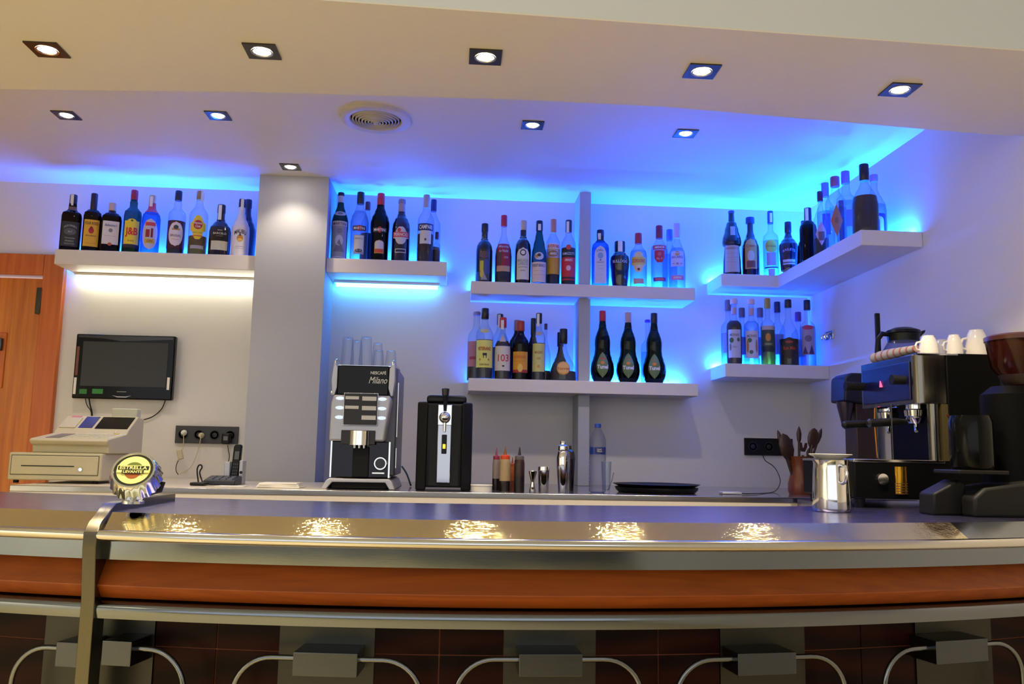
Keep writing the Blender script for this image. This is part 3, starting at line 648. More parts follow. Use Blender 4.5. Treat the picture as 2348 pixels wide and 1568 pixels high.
bottle('clear rum bottle with big white oval label on dark red ground', 400, 438, 38, 'whisky', 's1', 'clear', ('dark', .14), ((22, 18, 46), .15), Y=Y1, group=G1,
  labs=[('rect', .10, .52, 1.35, (70, 10, 24), [('oval', .13, .50, .88, (226, 214, 214), [('oval', .38, .45, .28, (60, 70, 60)), ('rect', .37, .40, .45, (190, 140, 80)), ('T', 'BRUGAL', .29, .035, .6, (110, 80, 90)), ('rect', .23, .235, .4, (200, 90, 90))])])])
bottle('clear rum bottle with yellow label and round red emblem', 450, 439, 41, 'std', 's1', 'clear', ('amber', .30), ((150, 120, 70), .13), Y=Y1, group=G1, seal=(.83, .99, .6),
  labs=[('cross', .24, .60, .92, (232, 200, 40), [('oval', .39, .53, .46, (176, 40, 30)), ('T', 'Havana', .485, .035, .40, WT), ('T', 'Club', .435, .035, .26, WT), ('T', 'AÑEJO 3 AÑOS', .34, .022, .6, (120, 80, 20)), ('rect', .285, .30, .6, (210, 90, 30))]), ('rect', .10, .15, .75, (170, 160, 170))])
bottle('broad black flask-shaped rum bottle with small cream label', 501, 470, 48, 'shoulder', 's1', 'brown', None, ((20, 18, 24), .16), Y=Y1, group=G1, seal=(.70, .98), opaque=cm((16, 14, 18), .12, coat=.5), ys=.7,
  labs=[('rect', .12, .29, .82, (206, 200, 170)), ('T', 'RON', .49, .025, .2, (190, 186, 176)), ('T', 'BARCELÓ', .435, .045, .62, (206, 202, 190)), ('T', 'AÑEJO', .38, .018, .3, (150, 146, 130))])
bottle('white coconut rum bottle with palm emblem', 548, 457, 40, 'malibu', 's1', 'frost', None, ((24, 22, 40), .14), Y=YS+.06, group=G1, seal=(.80, .99, .1), opaque=cm((226, 220, 228), .25, coat=.3),
  labs=[('T', 'MALIBU', .42, .07, .66, (60, 50, 70), {'arc': .035, 'bold': .02}), ('oval', .24, .36, .34, (200, 130, 50), [('oval', .25, .30, .25, (236, 190, 80)), ('tri', .34, .41, .16, (90, 80, 90))]), ('rect', .155, .165, .5, (170, 160, 180)), ('rect', .125, .133, .5, (180, 170, 190))])
bottle('dark purple bottle half hidden behind the white coconut one', 562, 458, 40, 'malibu', 's1', 'brown', None, ((24, 20, 60), .14), Y=YS+.16, group=G1, opaque=cm((30, 16, 60), .2, coat=.4))
G2 = 'bottles on the shelf right of the pillar'
bottle('green vermouth bottle with tall silver picture label', 775.5, 442, 37, 'martini', 's2', 'green', ('water', .6), ((16, 22, 60), .05, 1.15), Y=Y1, group=G2, foil=((206, 200, 200), .85, .96),
  labs=[('rect', .03, .56, 1.05, (150, 150, 158), [('rect', .49, .56, 1.05, (196, 186, 180)), ('T', 'MARTINI', .52, .04, .85, (70, 40, 50)), ('oval', .20, .36, .5, (196, 196, 206)), ('tri', .12, .30, .7, (110, 112, 128)), ('oval', .38, .46, .35, (120, 120, 134)), ('rect', .03, .05, 1.0, (186, 186, 190))]), ('oval', .64, .71, .8, (196, 196, 190), [('oval', .655, .695, .35, (120, 120, 124))])])
bottle('clear vermouth bottle with silver label and dark cap', 821, 441, 41, 'martini', 's2', 'clear', ('water', .72), ((16, 16, 24), .17, 1.15), Y=Y1, group=G2,
  labs=[('rect', .42, .49, .80, (60, 56, 60), [('oval', .41, .50, .22, (180, 40, 30)), ('T', 'MARTINI', .455, .035, .62, WT)]), ('rect', .09, .36, .60, (150, 150, 156), [('rect', .13, .35, .52, (210, 208, 214)), ('oval', .115, .165, .42, (40, 40, 44)), ('T', 'BIANCO', .31, .025, .4, (120, 120, 130))])])
bottle('small necked bottle with red and black cap behind the clear vermouth', 838, 463, 30, 'std', 's2', 'clear', ('dark', .5), ((90, 20, 40), .12), Y=YS+.17, group=G2)
bottle('dark red vermouth bottle with red cap and orange-white label', 868, 444, 42, 'martini', 's2', 'dgreen', ('dark', .66), ((196, 24, 36), .17, 1.15), Y=Y1, group=G2,
  labs=[('rect', .415, .475, .80, (60, 56, 60), [('oval', .40, .49, .22, (190, 40, 30)), ('T', 'MARTINI', .445, .035, .62, WT)]), ('arch', .11, .30, .52, (196, 150, 60), [('rect', .12, .17, .46, (206, 70, 40)), ('arch', .175, .29, .46, (206, 200, 204))])])
bottle('dark blue pastis bottle with white label and grey cap', 917, 457.5, 41, 'pernod', 's2', 'dgreen', ('black', .66), ((130, 130, 150), .07, 1.2), Y=Y1, group=G2, opaque=cm((12, 16, 50), .1, coat=.6), foil=((170, 150, 160), .80, .93),
  labs=[('cross', .27, .54, .98, (206, 200, 204), [('rect', .38, .46, .98, (206, 60, 60)), ('T', 'PERNOD', .42, .05, .80, WT), ('oval', .46, .52, .2, (200, 60, 60), (), {'uo': -.2})]), ('rect', .14, .20, .62, (220, 216, 220), [('rect', .15, .19, .55, (14, 18, 60))])])
bottle('aperitif bottle with clear neck, dark banner label and red liquid', 973.5, 447, 38, 'std', 's2', 'clear', ('red', .42), ((176, 150, 140), .19), Y=Y1, group=G2,
  labs=[('rect', .46, .56, 1.1, (30, 36, 90), [('T', 'CAMPARI', .51, .06, .82, WT, {'bold': .02})]), ('rect', .27, .46, .72, (214, 208, 190), [('oval', .31, .35, .12, (90, 70, 60))])])
bottle('clear bottle with two-part dark cap behind the aperitif bottle', 990, 458, 34, 'std', 's2', 'clear', ('dark', .3), ((24, 18, 80), .17), Y=YS+.17, group=G2)
bottle('small bottle of bright red liqueur at the right end of that shelf', 1000, 532, 17, 'slim', 's2', 'clear', ('red', .45), ((60, 30, 60), .21, 1.5), Y=YS+.09, group=G2)
G3 = 'bottles on the upper long shelf, left of the post'
bottle('dark green bottle with a yellow and blue picture label', 1109, 513, 38, 'wine', 's3', 'dgreen', ('black', .5), ((22, 16, 34), .14), Y=Y1, group=G3, opaque=cm((12, 14, 34), .1, coat=.6),
  labs=[('rect', .04, .40, .62, (74, 70, 50), [('rect', .20, .36, .22, (200, 190, 40), (), {'uo': -.3}), ('oval', .08, .22, .24, (206, 180, 60), (), {'uo': -.25}), ('rect', .14, .38, .26, (70, 80, 130), (), {'uo': .25}), ('tri', .05, .16, .4, (150, 150, 150))]), ('oval', .40, .52, .6, (100, 70, 60))])
bottle('tall bottle with red cap and crimson picture label', 1153, 494, 39, 'fat', 's3', 'clear', ('black', .56), ((186, 20, 36), .16, 1.35), Y=Y1, group=G3,
  labs=[('rect', .17, .57, .84, (150, 20, 34), [('rect', .17, .25, .84, (196, 150, 110)), ('T', 'Menta', .53, .045, .6, (190, 180, 170)), ('T', 'de Nadal', .465, .04, .55, (200, 190, 180)), ('rect', .26, .45, .28, (80, 60, 50), (), {'uo': -.48}), ('T', 'LICOR', .37, .03, .25, (220, 180, 160), {'uo': .3})])])
bottle('sweet wine bottle with white arched label and round black mark', 1198, 506, 37, 'wine', 's3', 'dgreen', ('black', .6), ((206, 180, 150), .15), Y=Y1, group=G3, opaque=cm((14, 10, 18), .1, coat=.6),
  labs=[('arch', .07, .56, .84, (222, 216, 196), [('oval', .43, .53, .37, (40, 36, 40), [('oval', .448, .512, .25, (230, 224, 206))]), ('T', 'MALAGA', .36, .045, .68, (150, 150, 140)), ('T', 'LARIOS', .31, .045, .6, (150, 150, 140)), ('rect', .255, .262, .6, (110, 104, 90)), ('T', 'dulce', .21, .025, .3, (120, 110, 96))])])
bottle('blue-green conical herb liqueur bottle with cream label and eagle', 1235, 506.6, 35, 'cone', 's3', 'teal', ('water', .4), ((18, 18, 60), .16, 1.15), Y=YS+.06, group=G3, seal=(.84, .94, .0),
  labs=[('rect', .03, .34, 1.1, (222, 200, 186), [('T', 'FERNET-BRANCA', .285, .045, .90, (110, 90, 100), {'bold': .02}), ('rect', .20, .205, .8, (190, 150, 140)), ('rect', .14, .145, .8, (190, 150, 140))]), ('oval', .37, .49, .62, (206, 200, 200), [('oval', .42, .47, .25, (60, 50, 50)), ('rect', .40, .45, .2, GD, (), {'uo': -.35})])])
bottle('amber bitter bottle with white and yellow label and orange cap', 1267, 503, 33, 'std', 's3', 'clear', ('dark', .55), ((206, 130, 100), .20, 1.2), Y=YS+.09, group=G3,
  labs=[('rect', .17, .62, 1.12, (206, 150, 30), [('rect', .54, .62, 1.12, (226, 216, 216)), ('T', 'AVERNA', .58, .05, .85, (196, 30, 40), {'bold': .02}), ('rect', .41, .53, 1.12, (190, 170, 190)), ('oval', .42, .52, .7, (150, 110, 40)), ('T', 'AMARO', .47, .035, .5, WT)])])
bottle('bitter bottle with bright red label beside the post', 1302.7, 505, 34, 'std', 's3', 'clear', ('dark', .57), ((40, 40, 60), .18, 1.2), Y=Y1, group=G3, seal=(.80, .97),
  labs=[('rect', .08, .42, 1.08, (196, 30, 36), [('T', 'AMARO', .38, .04, .55, (240, 210, 200), {'bold': .02}), ('oval', .22, .30, .32, (226, 170, 170)), ('rect', .10, .13, 1.08, (50, 20, 30))]), ('T', 'RAMAZZOTTI', .475, .04, .85, (206, 200, 210)), ('oval', .53, .61, .36, (206, 70, 60))])
G4 = 'bottles on the upper long shelf, right of the post'
bottle('square pale blue gin bottle with tall white label', 1376, 527.6, 39, 'bombay', 's3', 'blue', ('water', .68), ((26, 22, 70), .12), Y=Y1, group=G4, n_=5, seal=(.82, .93), foil=((30, 20, 30), .80, .86),
  labs=[('arch', .05, .70, .68, (206, 204, 224), [('T', 'BOMBAY', .62, .035, .42, (110, 110, 150), {'arc': .02}), ('oval', .47, .58, .33, (130, 160, 206)), ('oval', .44, .46, .1, (50, 40, 60)), ('T', 'Sapphire', .41, .03, .42, (120, 100, 90)), ('rect', .35, .355, .4, (150, 150, 180)), ('rect', .30, .305, .4, (150, 150, 180)), ('rect', .2, .205, .4, (180, 180, 200)), ('rect', .13, .135, .3, (180, 180, 200))])])
bottle('matte black broad-shouldered gin bottle', 1421, 554, 44, 'bulldog', 's3', 'brown', None, ((18, 16, 30), .22, 1.06), Y=Y1, group=G4, opaque=cm((14, 14, 26), .14, coat=.6), seal=(.76, .99, .05),
  labs=[('T', 'BULLDOG', .54, .06, .80, (200, 200, 206), {'bold': .02})])
bottle('clear gin bottle with red cap and yellow banner label', 1463.8, 535, 39, 'std', 's3', 'clear', ('water', .68), ((176, 24, 40), .19, 1.15), Y=Y1, group=G4,
  labs=[('cross', .27, .64, .96, (226, 200, 150), [('rect', .405, .545, .94, (226, 190, 90), [('T', "GORDON'S", .475, .065, .78, (206, 70, 40), {'bold': .02})]), ('oval', .30, .35, .16, (110, 50, 60))]), ('rect', .07, .16, .62, (206, 130, 110), [('rect', .08, .15, .55, (206, 160, 130))])])
bottle('clear vodka bottle with red banner, red crest label and tall red cap', 1512, 517.7, 38, 'std', 's3', 'clear', ('water', .68), ((130, 16, 56), .20, 1.15), Y=Y1, group=G4,
  labs=[('rect', .60, .67, .82, (176, 26, 56), [('T', 'SMIRNOFF', .635, .04, .62, WT)], {}), ('shield', .40, .59, .62, (190, 30, 50), [('T', 'No. 21', .46, .03, .35, (230, 180, 180)), ('oval', .50, .56, .24, (210, 90, 90))]), ('rect', .11, .17, .80, (120, 60, 140), [('rect', .12, .16, .5, (200, 90, 100))])])
bottle('clear bottle with pale blue cap hidden between vodka and white rum', 1536, 526.5, 34, 'std', 's3', 'clear', ('water', .6), ((90, 110, 206), .17, 1.2), Y=YS+.18, group=G4)
bottle('clear white rum bottle with white cap and round orange emblem', 1553, 512.5, 38, 'conic', 's3', 'clear', ('water', .62), ((206, 180, 226), .22, 1.4), Y=YS+.07, group=G4,
  labs=[('rect', .33, .56, .84, (200, 200, 236), [('T', 'BACARDI', .47, .035, .7, (90, 90, 160)), ('T', '~ o ~', .37, .03, .6, (50, 60, 110))]), ('oval', .49, .56, .30, (206, 140, 60)), ('rect', .13, .20, .90, (196, 130, 170), [('rect', .15, .18, .5, (226, 190, 200))])])
G5 = 'bottles on the lower long shelf, left of the post'
bottle('clear brandy bottle with pink label hidden behind the yellow brandy label', 1090, 715, 40, 'std', 's4', 'clear', ('dark', .2), ((150, 130, 170), .05, 1.2), Y=YS+.17, group=G5, labs=[('rect', .20, .56, 1.2, (190, 120, 130), [('rect', .30, .34, .8, (160, 50, 70))])])
bottle('brandy bottle with yellow label and small black bull', 1109, 707, 40, 'std', 's4', 'clear', ('dark', .55), ((18, 18, 30), .15, 1.2), Y=Y1, group=G5,
  labs=[('rect', .16, .54, 1.14, (228, 220, 110), [('T', 'VETERANO', .42, .05, .80, (176, 40, 20), {'bold': .025}), ('rect', .325, .36, .24, (24, 24, 24), [], {'uo': .05}), ('rect', .29, .33, .04, (24, 24, 24), [], {'uo': -.1}), ('rect', .29, .33, .04, (24, 24, 24), [], {'uo': .22}), ('T', 'OSBORNE', .20, .025, .55, (120, 100, 40)), ('oval', .255, .285, .12, GD, [], {'uo': -.5}), ('oval', .255, .285, .12, GD, [], {'uo': .5})]), ('oval', .64, .70, .55, (206, 196, 130))])
bottle('clear bottle with paper-sealed cap behind the label reading 103', 1144, 720, 34, 'std', 's4', 'clear', ('dark', .5), ((50, 30, 70), .16, 1.2), Y=YS+.17, group=G5, seal=True)
bottle('brandy bottle with cream label reading 103 and red cap', 1151, 728, 38, 'conic', 's4', 'clear', ('red', .62), ((206, 30, 34), .16, 1.5), Y=Y1, group=G5, seal=(.80, .95, -.2),
  labs=[('rect', .14, .53, 1.14, (216, 206, 190), [('T', '103', .34, .11, .66, (200, 40, 50), {'bold': .01, 'uo': .1}), ('rect', .20, .225, .14, (24, 24, 24), [], {'uo': .1})]), ('tri', .60, .72, .4, (206, 180, 160))])
bottle('brown brandy bottle with orange-yellow label and coppery cap', 1192, 736, 39, 'std', 's4', 'brown', ('dark', .6), ((176, 60, 40), .17, 1.25), Y=Y1, group=G5,
  labs=[('rect', .12, .47, .98, (220, 150, 20), [('rect', .12, .17, .98, (160, 40, 20)), ('oval', .13, .27, .30, (236, 190, 80)), ('T', 'SOBERANO', .38, .045, .74, (200, 80, 20)), ('rect', .31, .314, .7, (180, 110, 20))])])
bottle('bottle with pale tall cap just behind the orange-yellow label', 1184, 734, 36, 'std', 's4', 'brown', ('dark', .6), ((170, 130, 120), .17, 1.2), Y=YS+.18, group=G5)
bottle('dark bottle with black cap and gold neck band behind the green-yellow label', 1221, 729.6, 34, 'fat', 's4', 'brown', ('dark', .5), ((16, 12, 24), .26, 1.3), Y=YS+.18, group=G5)
bottle('brandy bottle with plain green-yellow label and sealed cap', 1234, 718, 31, 'std', 's4', 'clear', ('dark', .55), ((30, 24, 34), .15, 1.25), Y=Y1, group=G5, seal=True,
  labs=[('rect', .13, .54, 1.05, (206, 200, 120), [('T', 'MAGNO', .41, .04, .6, (150, 90, 40)), ('oval', .30, .34, .3, (190, 160, 80)), ('oval', .18, .23, .2, (200, 150, 70))]), ('oval', .66, .72, .5, (190, 170, 140))])
bottle('clear round-shouldered bottle standing behind the green-yellow label', 1250, 742, 24, 'fat', 's4', 'clear', ('dark', .2), ((60, 50, 90), .10), Y=YS+.18, group=G5)
bottle('bulb-shaped brandy bottle with gold oval label, next to the post', 1291, 754, 60, 'brandy', 's4', 'clear', ('black', .19), ((18, 14, 26), .28, 1.25), Y=YS+.075, group=G5, ys=.75,
  labs=[('oval', .11, .37, .52, (196, 140, 60), [('oval', .13, .35, .45, (222, 170, 90)), ('T', 'Torres', .23, .05, .5, (190, 60, 50))])])
bottle('dark bulb-shaped bottle with black cap behind the gold oval label', 1284, 762, 48, 'brandy', 's4', 'brown', ('black', .5), ((14, 10, 20), .28, 1.3), Y=YS+.17, group=G5, ys=.7)
G6 = 'curvy green herb liqueur bottles'
for px_c, tp, capc, lb in ((1381, 712.7, (196, 20, 44), 'with red cap'), (1440, 716.4, (200, 160, 150), 'with pale cap'), (1500, 718, (20, 18, 30), 'with black cap')):
    c = (196, 60, 50) if 'red' in lb else (150, 110, 70)
    bottle('curvy dark green herb liqueur bottle with leaf label, '+lb, px_c, tp, 54, 'curvy', 's4', 'tgreen', ('black', .30 if 'red' not in lb else .66), (capc, .145, 1.1), Y=YS+.08, group=G6,
      labs=[('leaf', .06, .41, .50, (96, 120, 76), [('T', 'Tunel', .205, .055, .46, (226, 222, 226), {'bold': .03}), ('oval', .24, .285, .16, (216, 120, 30)), ('rect', .31, .33, .2, c), ('rect', .06, .12, .02, (150, 160, 110))])])
bottle('pink-tinged clear bottle hidden behind the black-capped green bottle', 1485, 733, 30, 'slim', 's4', 'clear', ('water', .5), ((90, 50, 150), .04, 1.3), Y=YS+.18, group='bottles on the lower long shelf, right of the post')
G7 = 'bottles on the corner shelf'
bottle('monk-shaped brown hazelnut liqueur bottle, first on the corner shelf', 1679, 483.5, 42, 'monk', 's5', 'brown', ('black', .5), ((70, 70, 120), .04, 1.1), Y=Y1, group=G7, opaque=cm((20, 10, 22), .12, coat=.5),
  labs=[('rect', .05, .455, .88, (190, 150, 124), [('T', 'FRANGELICO', .41, .03, .7, (140, 60, 50)), ('rect', .33, .333, .7, (150, 110, 90)), ('rect', .27, .273, .7, (150, 110, 90)), ('rect', .2, .203, .7, (150, 110, 90))]), ('rect', .60, .74, .26, (170, 160, 150), [], {'uo': .1})])
bottle('dark bottle with golden arched label and grey cap on the corner shelf', 1722, 498.7, 39, 'malibu', 's5', 'brown', ('black', .6), ((40, 50, 110), .10, 1.5), Y=Y1, group=G7, opaque=cm((30, 10, 40), .12, coat=.5),
  labs=[('arch', .12, .63, .72, (190, 140, 70), [('T', 'Cream', .50, .05, .5, (160, 50, 30)), ('oval', .25, .42, .4, (196, 180, 160)), ('rect', .14, .25, .5, (120, 50, 30))])])
bottle('slim clear grappa bottle with gold oval label and long cap', 1769, 484, 35, 'slim', 's5', 'clear', ('water', .55), ((50, 70, 130), .19, 1.15), Y=Y1, group=G7, seal=(.82, .96, .2),
  labs=[('oval', .36, .55, .82, (190, 170, 60), [('T', 'Grappa', .45, .03, .6, (100, 80, 40))]), ('rect', .17, .36, .62, (170, 150, 170)), ('rect', .13, .15, .95, (40, 30, 70)), ('rect', .01, .12, .4, (180, 160, 180))])
bottle('dark round-shouldered cream liqueur bottle in the shelf corner', 1809, 509, 41, 'cream', 's5', 'brown', None, ((26, 18, 50), .22, 1.1), X=1.585, group=G7, opaque=cm((24, 16, 44), .15, coat=.5),
  labs=[('T', 'BAILEYS', .40, .05, .7, (150, 140, 170), {'arc': .03}), ('rect', .10, .20, .7, (180, 170, 170), [('rect', .13, .15, .7, (40, 30, 60))])])
bottle('brown bottle with reddish cap, tucked deepest in the shelf corner', 1846, 506.5, 36, 'fat', 's5', 'brown', ('dark', .5), ((110, 40, 70), .20, 1.3), X=1.70, group=G7)
bottle('dark brown bottle with tall black sealed neck on the side shelf', 1855, 477, 38, 'std', 's5', 'brown', ('dark', .6), ((18, 12, 50), .26, 1.2), X=1.60, group=G7, seal=(.74, .98))
bottle('bottle with pinkish label and dark red cap on the side shelf', 1884, 439, 34, 'conic', 's5', 'clear', ('dark', .25), ((70, 10, 60), .16, 1.35), X=1.60, group=G7, labs=[('diamond', .12, .5, .8, (190, 150, 160), [('rect', .2, .34, .4, (110, 80, 80))])])
bottle('clear vodka bottle with mauve cap and blue square markings', 1897, 412, 39, 'std', 's5', 'clear', ('water', .62), ((120, 90, 170), .20, 1.2), X=1.72, group=G7, labs=[('rect', .34, .58, .45, (40, 40, 120), [('rect', .4, .5, .3, (60, 70, 150))])])
bottle('clear bottle cut in diamond facets with copper lozenge emblem', 1919, 405.5, 46, 'std', 's5', 'clear', ('water', .55), ((150, 80, 120), .14, 1.25), X=1.61, group=G7, labs=[('diamond', .12, .58, .6, (170, 100, 70), [('oval', .31, .40, .18, (130, 90, 60))])])
bottle('tall clear vodka bottle with dark blue side label and mauve cap', 1944, 393, 44, 'sq', 's5', 'clear', ('water', .62), ((140, 110, 190), .15, 1.25), X=1.70, group=G7, n_=4, labs=[('rect', .10, .62, .25, (28, 24, 110), [], {'uo': -.55}), ('rect', .3, .5, .4, (130, 110, 190), [], {'uo': .3})])
bottle('large bottle half full of brown liquor with black cap at the shelf end', 1986, 377, 58, 'fat', 's5', 'clear', ('whisky', .52), ((26, 16, 24), .24, 1.35), X=1.615, group=G7)
bottle('clear bottle with dark crest label behind the large brown one', 2009, 401, 50, 'conic', 's5', 'clear', ('water', .55), ((150, 130, 200), .10, 1.3), X=1.735, group=G7, labs=[('rect', .06, .40, .95, (30, 26, 96), [('arch', .12, .36, .4, (170, 170, 220), [('arch', .14, .34, .3, (60, 60, 140))], {'uo': .3})])])
G8 = 'bottles on the short syrup shelf'
kw = dict(name='syrup_bottle', group=G8)
bottle('dark cherry-red syrup bottle with white fruit label', 1684.5, 685, 35, 'slim', 's6', 'clear', ('red', .66), ((226, 190, 200), .08, 1.45), Y=Y1, **kw, foil=((200, 160, 170), .76, .86),
  labs=[('rect', .10, .52, .88, (200, 196, 206), [('T', 'MONIN', .44, .04, .6, (110, 100, 120)), ('oval', .32, .40, .3, (70, 96, 60), [], {'uo': -.4}), ('oval', .20, .32, .14, (150, 100, 70), [], {'uo': -.55}), ('oval', .34, .40, .2, (70, 100, 70), [], {'uo': .5}), ('T', 'CEREZA', .26, .025, .3, (130, 120, 130))]), ('rect', .94, .999, .3, (206, 50, 80))])
bottle('clear syrup bottle with white label ringed by fruit', 1724.5, 686, 35, 'slim', 's6', 'clear', ('water', .66), ((226, 190, 200), .08, 1.45), Y=Y1, **kw, foil=((200, 160, 170), .75, .86),
  labs=[('rect', .10, .51, .88, (206, 200, 210), [('T', 'MONIN', .43, .04, .6, (110, 100, 120)), ('oval', .18, .38, .16, (190, 130, 70), [], {'uo': -.55}), ('oval', .33, .40, .3, (80, 110, 70), [], {'uo': -.3}), ('oval', .18, .38, .14, (180, 120, 80), [], {'uo': .6}), ('oval', .16, .22, .25, (80, 110, 80), [], {'uo': -.1})])])
bottle('slim green-labelled liqueur bottle with gold cap', 1762, 684, 33, 'slim', 's6', 'clear', ('yellow', .58), ((170, 140, 60), .15, 1.3), Y=Y1, name='liquor_bottle', group=G8,
  labs=[('rect', .20, .58, .90, (60, 66, 40), [('rect', .52, .58, .9, (190, 170, 160)), ('oval', .35, .47, .35, (206, 130, 30)), ('T', 'GREEN', .31, .03, .5, (180, 180, 120)), ('rect', .20, .28, .9, (24, 30, 20))])])
bottle('round liquor bottle with dark label and orange writing', 1810, 687, 44, 'fat', 's6', 'clear', ('dark', .40), ((30, 16, 24), .12, 1.3), Y=Y1, name='liquor_bottle', group=G8,
  labs=[('oval', .10, .42, .84, (50, 30, 20), [('oval', .12, .40, .76, (34, 20, 14)), ('T', 'Ron Miel', .26, .055, .6, (200, 70, 30)), ('oval', .33, .37, .4, (170, 60, 30))])])
bottle('clear bottle with pale mauve figure label and black cap', 1854, 688, 35, 'slim', 's6', 'clear', ('water', .6), ((18, 18, 60), .15, 1.3), Y=Y1, name='liquor_bottle', group=G8,
  labs=[('rect', .17, .60, .9, (160, 150, 190), [('oval', .54, .61, .7, (190, 50, 90)), ('oval', .36, .46, .45, (110, 100, 140)), ('tri', .18, .32, .35, (60, 40, 90), [], {'uo': .4}), ('tri', .18, .30, .35, (70, 50, 110), [], {'uo': -.4})])])
for px_c, tp, cc, lb in ((1671, 688, (120, 90, 100), 'brown-capped clear bottle behind the cherry-red syrup'), (1703, 706, (100, 80, 90), 'brown-capped clear bottle standing between the two white-labelled syrups'),
                       (1745, 706, (110, 90, 110), 'mauve-capped clear bottle behind the clear syrup on its right'), (1785, 692, (30, 20, 70), 'dark-capped clear bottle behind the slim green label'), (1833, 715.5, (90, 50, 130), 'purple-capped clear bottle behind the pale mauve label')):
    bottle(lb, px_c, tp, 33, 'slim', 's6', 'clear', ('water', .5), (cc, .16, 1.3), Y=YS+.18, name='liquor_bottle', group=G8, labs=[('rect', .2, .5, .8, (150, 140, 180))])
# ------------------------------------------------------------ back counter, left end
def wp(n, Y): return n*Y/F*1.0     # pixels to metres at depth Y
def place(px, py, Y, z): p = at_y(px, py, Y); return (p.x, Y, z)
# wall monitor
a, c = at_y(180, 763, YW-.06), at_y(407, 771, YW-.06); e_ = at_y(173, 911, YW-.06)
W_, H_ = c.x-a.x, a.z-e_.z
t = thing('monitor', 'black flat monitor hanging on the wall above the cash register', 'monitor', ((a.x+c.x)/2-.008, YW-.06, e_.z-.004))
MB().box(-W_/2, W_/2, 0, .035, 0, H_).build('casing', M['gloss'], t, bevel=.006)
MB().box(-W_/2+.035, W_/2-.03, -.0015, .003, .06, H_-.035).build('screen', M['screen'], t, bevel=.001)
MB().prism([(-W_/2+.01, H_-.006), (W_/2-.01, H_-.006), (W_/2-.01, H_-.018), (.08, H_-.026), (-.02, H_-.032), (-.1, H_-.02), (-W_/2+.01, H_-.016)], 'y', -.002, .002).build('top_bezel', cm((34, 32, 34), .15), t)
MB().prism([(-.045, .018), (-.02, .013), (.02, .013), (.045, .018), (.02, .009), (-.02, .009)], 'y', -.003, 0).build('silver_trim', M['silver'], t)
MB().box(-.025, .02, -.001, .001, .034, .038).build('logo', cm((120, 120, 122), .4), t)
MB().box(W_/2-.026, W_/2-.014, -.0015, 0, .05, .11).build('sticker', M['paper'], t)
MB().box(-W_/2+.006, -W_/2+.018, -.0015, 0, .02, .10).build('sticker', M['paper'], t)
MB().box(-W_/2+.008, -W_/2+.020, -.0015, 0, .11, .25).build('sticker', cm((120, 60, 50), .5), t, label='brown and yellow side sticker')
MB().box(-W_/2+.035, -W_/2+.07, -.0015, 0, .022, .045).build('sticker', cm((40, 120, 50), .5), t, label='painted green reflection')  # green reflection on the glossy casing, painted as a flat patch
MB().box(-W_/2+.095, -W_/2+.145, -.0015, 0, .024, .047).build('sticker', cm((40, 130, 50), .5), t, label='painted green reflection')  # second patch of the painted green reflection
MB().box(-.06, .06, .035, .058, .08, .2).build('wall_bracket', M['blackm'], t)
def cable(pts, r, m, label, cat='cable', name='cable', group=None):
    pts = [(p[0], p[1], max(p[2], ZK+r+.0015)) for p in pts]; p0 = Vector(pts[0]); q = [Vector(p)-p0 for p in pts]
    # smooth
    out = []
    for i in range(len(q)-1):
        a0, a1, a2, a3 = q[max(0, i-1)], q[i], q[i+1], q[min(len(q)-1, i+2)]
        for k_ in range(8):
            u = k_/8; out.append(.5*((2*a1)+(a2-a0)*u+(2*a0-5*a1+4*a2-a3)*u*u+(3*a1-a0-3*a2+a3)*u**3))
    out.append(q[-1]); o = MB().tube(out, r, 8).build(name, m, loc=p0); return tag(o, label, cat, group)
KC = 1
def wl(*ps, Y=YW-.02): return [tuple(at_y(x, y, Y)) for x, y in ps]
cable(wl((379, 918), (370, 938), (350, 955), (325, 963), (306, 965), Y=YW-.012), .0025, M['black'], 'black cable curving from the monitor to the cash register')
cable(wl((195, 912), (200, 930), (209, 946), (209, 990), Y=YW-.012), .002, M['black'], 'thin black cable at the left below the monitor', group='short cables under the monitor')
cable(wl((204, 912), (207, 930), (211, 948), (213, 992), Y=YW-.02), .0035, M['black'], 'thicker black cable at the left below the monitor', group='short cables under the monitor')
# cash drawer and register
YD = 3.42
dlx, drx = at_y(19, 1060, YD).x, at_y(233, 1065, YD).x; dz = at_y(120, 1038, YD).z
t = thing('cash_box', 'beige metal cash drawer with slot and key lock under the register', 'cash drawer', (dlx, YD, ZK))
W_ = drx-dlx; H_ = dz-ZK; D_ = .40
MB().box(0, W_, 0, D_, .012, H_).build('drawer_body', M['cream'], t, bevel=.006)
MB().box(.012, W_-.012, -.004, .002, .034, H_-.012).build('drawer_front', M['cream'], t, bevel=.004)
for z in (.032, H_-.0105): MB().box(.011, W_-.011, -.001, .001, z-.001, z+.001).build('groove', M['dark'], t)
for x in (.011, W_-.0112): MB().box(x-.001, x+.001, -.001, .001, .032, H_-.0105).build('groove', M['dark'], t)
MB().box(.05, W_-.10, -.005, -.003, H_*.55, H_*.55+.004).build('slot', M['black'], t)
MB().lathe([(-.009, .0), (-.009, .007), (-.003, .009)], 16, (W_-.075, 0, H_*.47), axis='y').build('lock', M['chrome'], t)
for x in (.02, W_-.03):
    for y in (.03, D_-.03): MB().lathe([(0, .01), (.013, .01)], 12, (x, y, 0)).build('foot', M['blackm'], t)
for x0_, w_, col, lb in ((W_-.002, .0, (100, 40, 40), ''),): pass
rlx, rrx = at_y(66, 1000, YD).x, at_y(245, 1005, YD).x
t = thing('cash_register', 'beige cash register with sloping keyboard and dark display windows', 'cash register', (rlx, YD+.015, dz)); W_ = rrx-rlx
HB = at_y(240, 945, YD+.33).z-dz
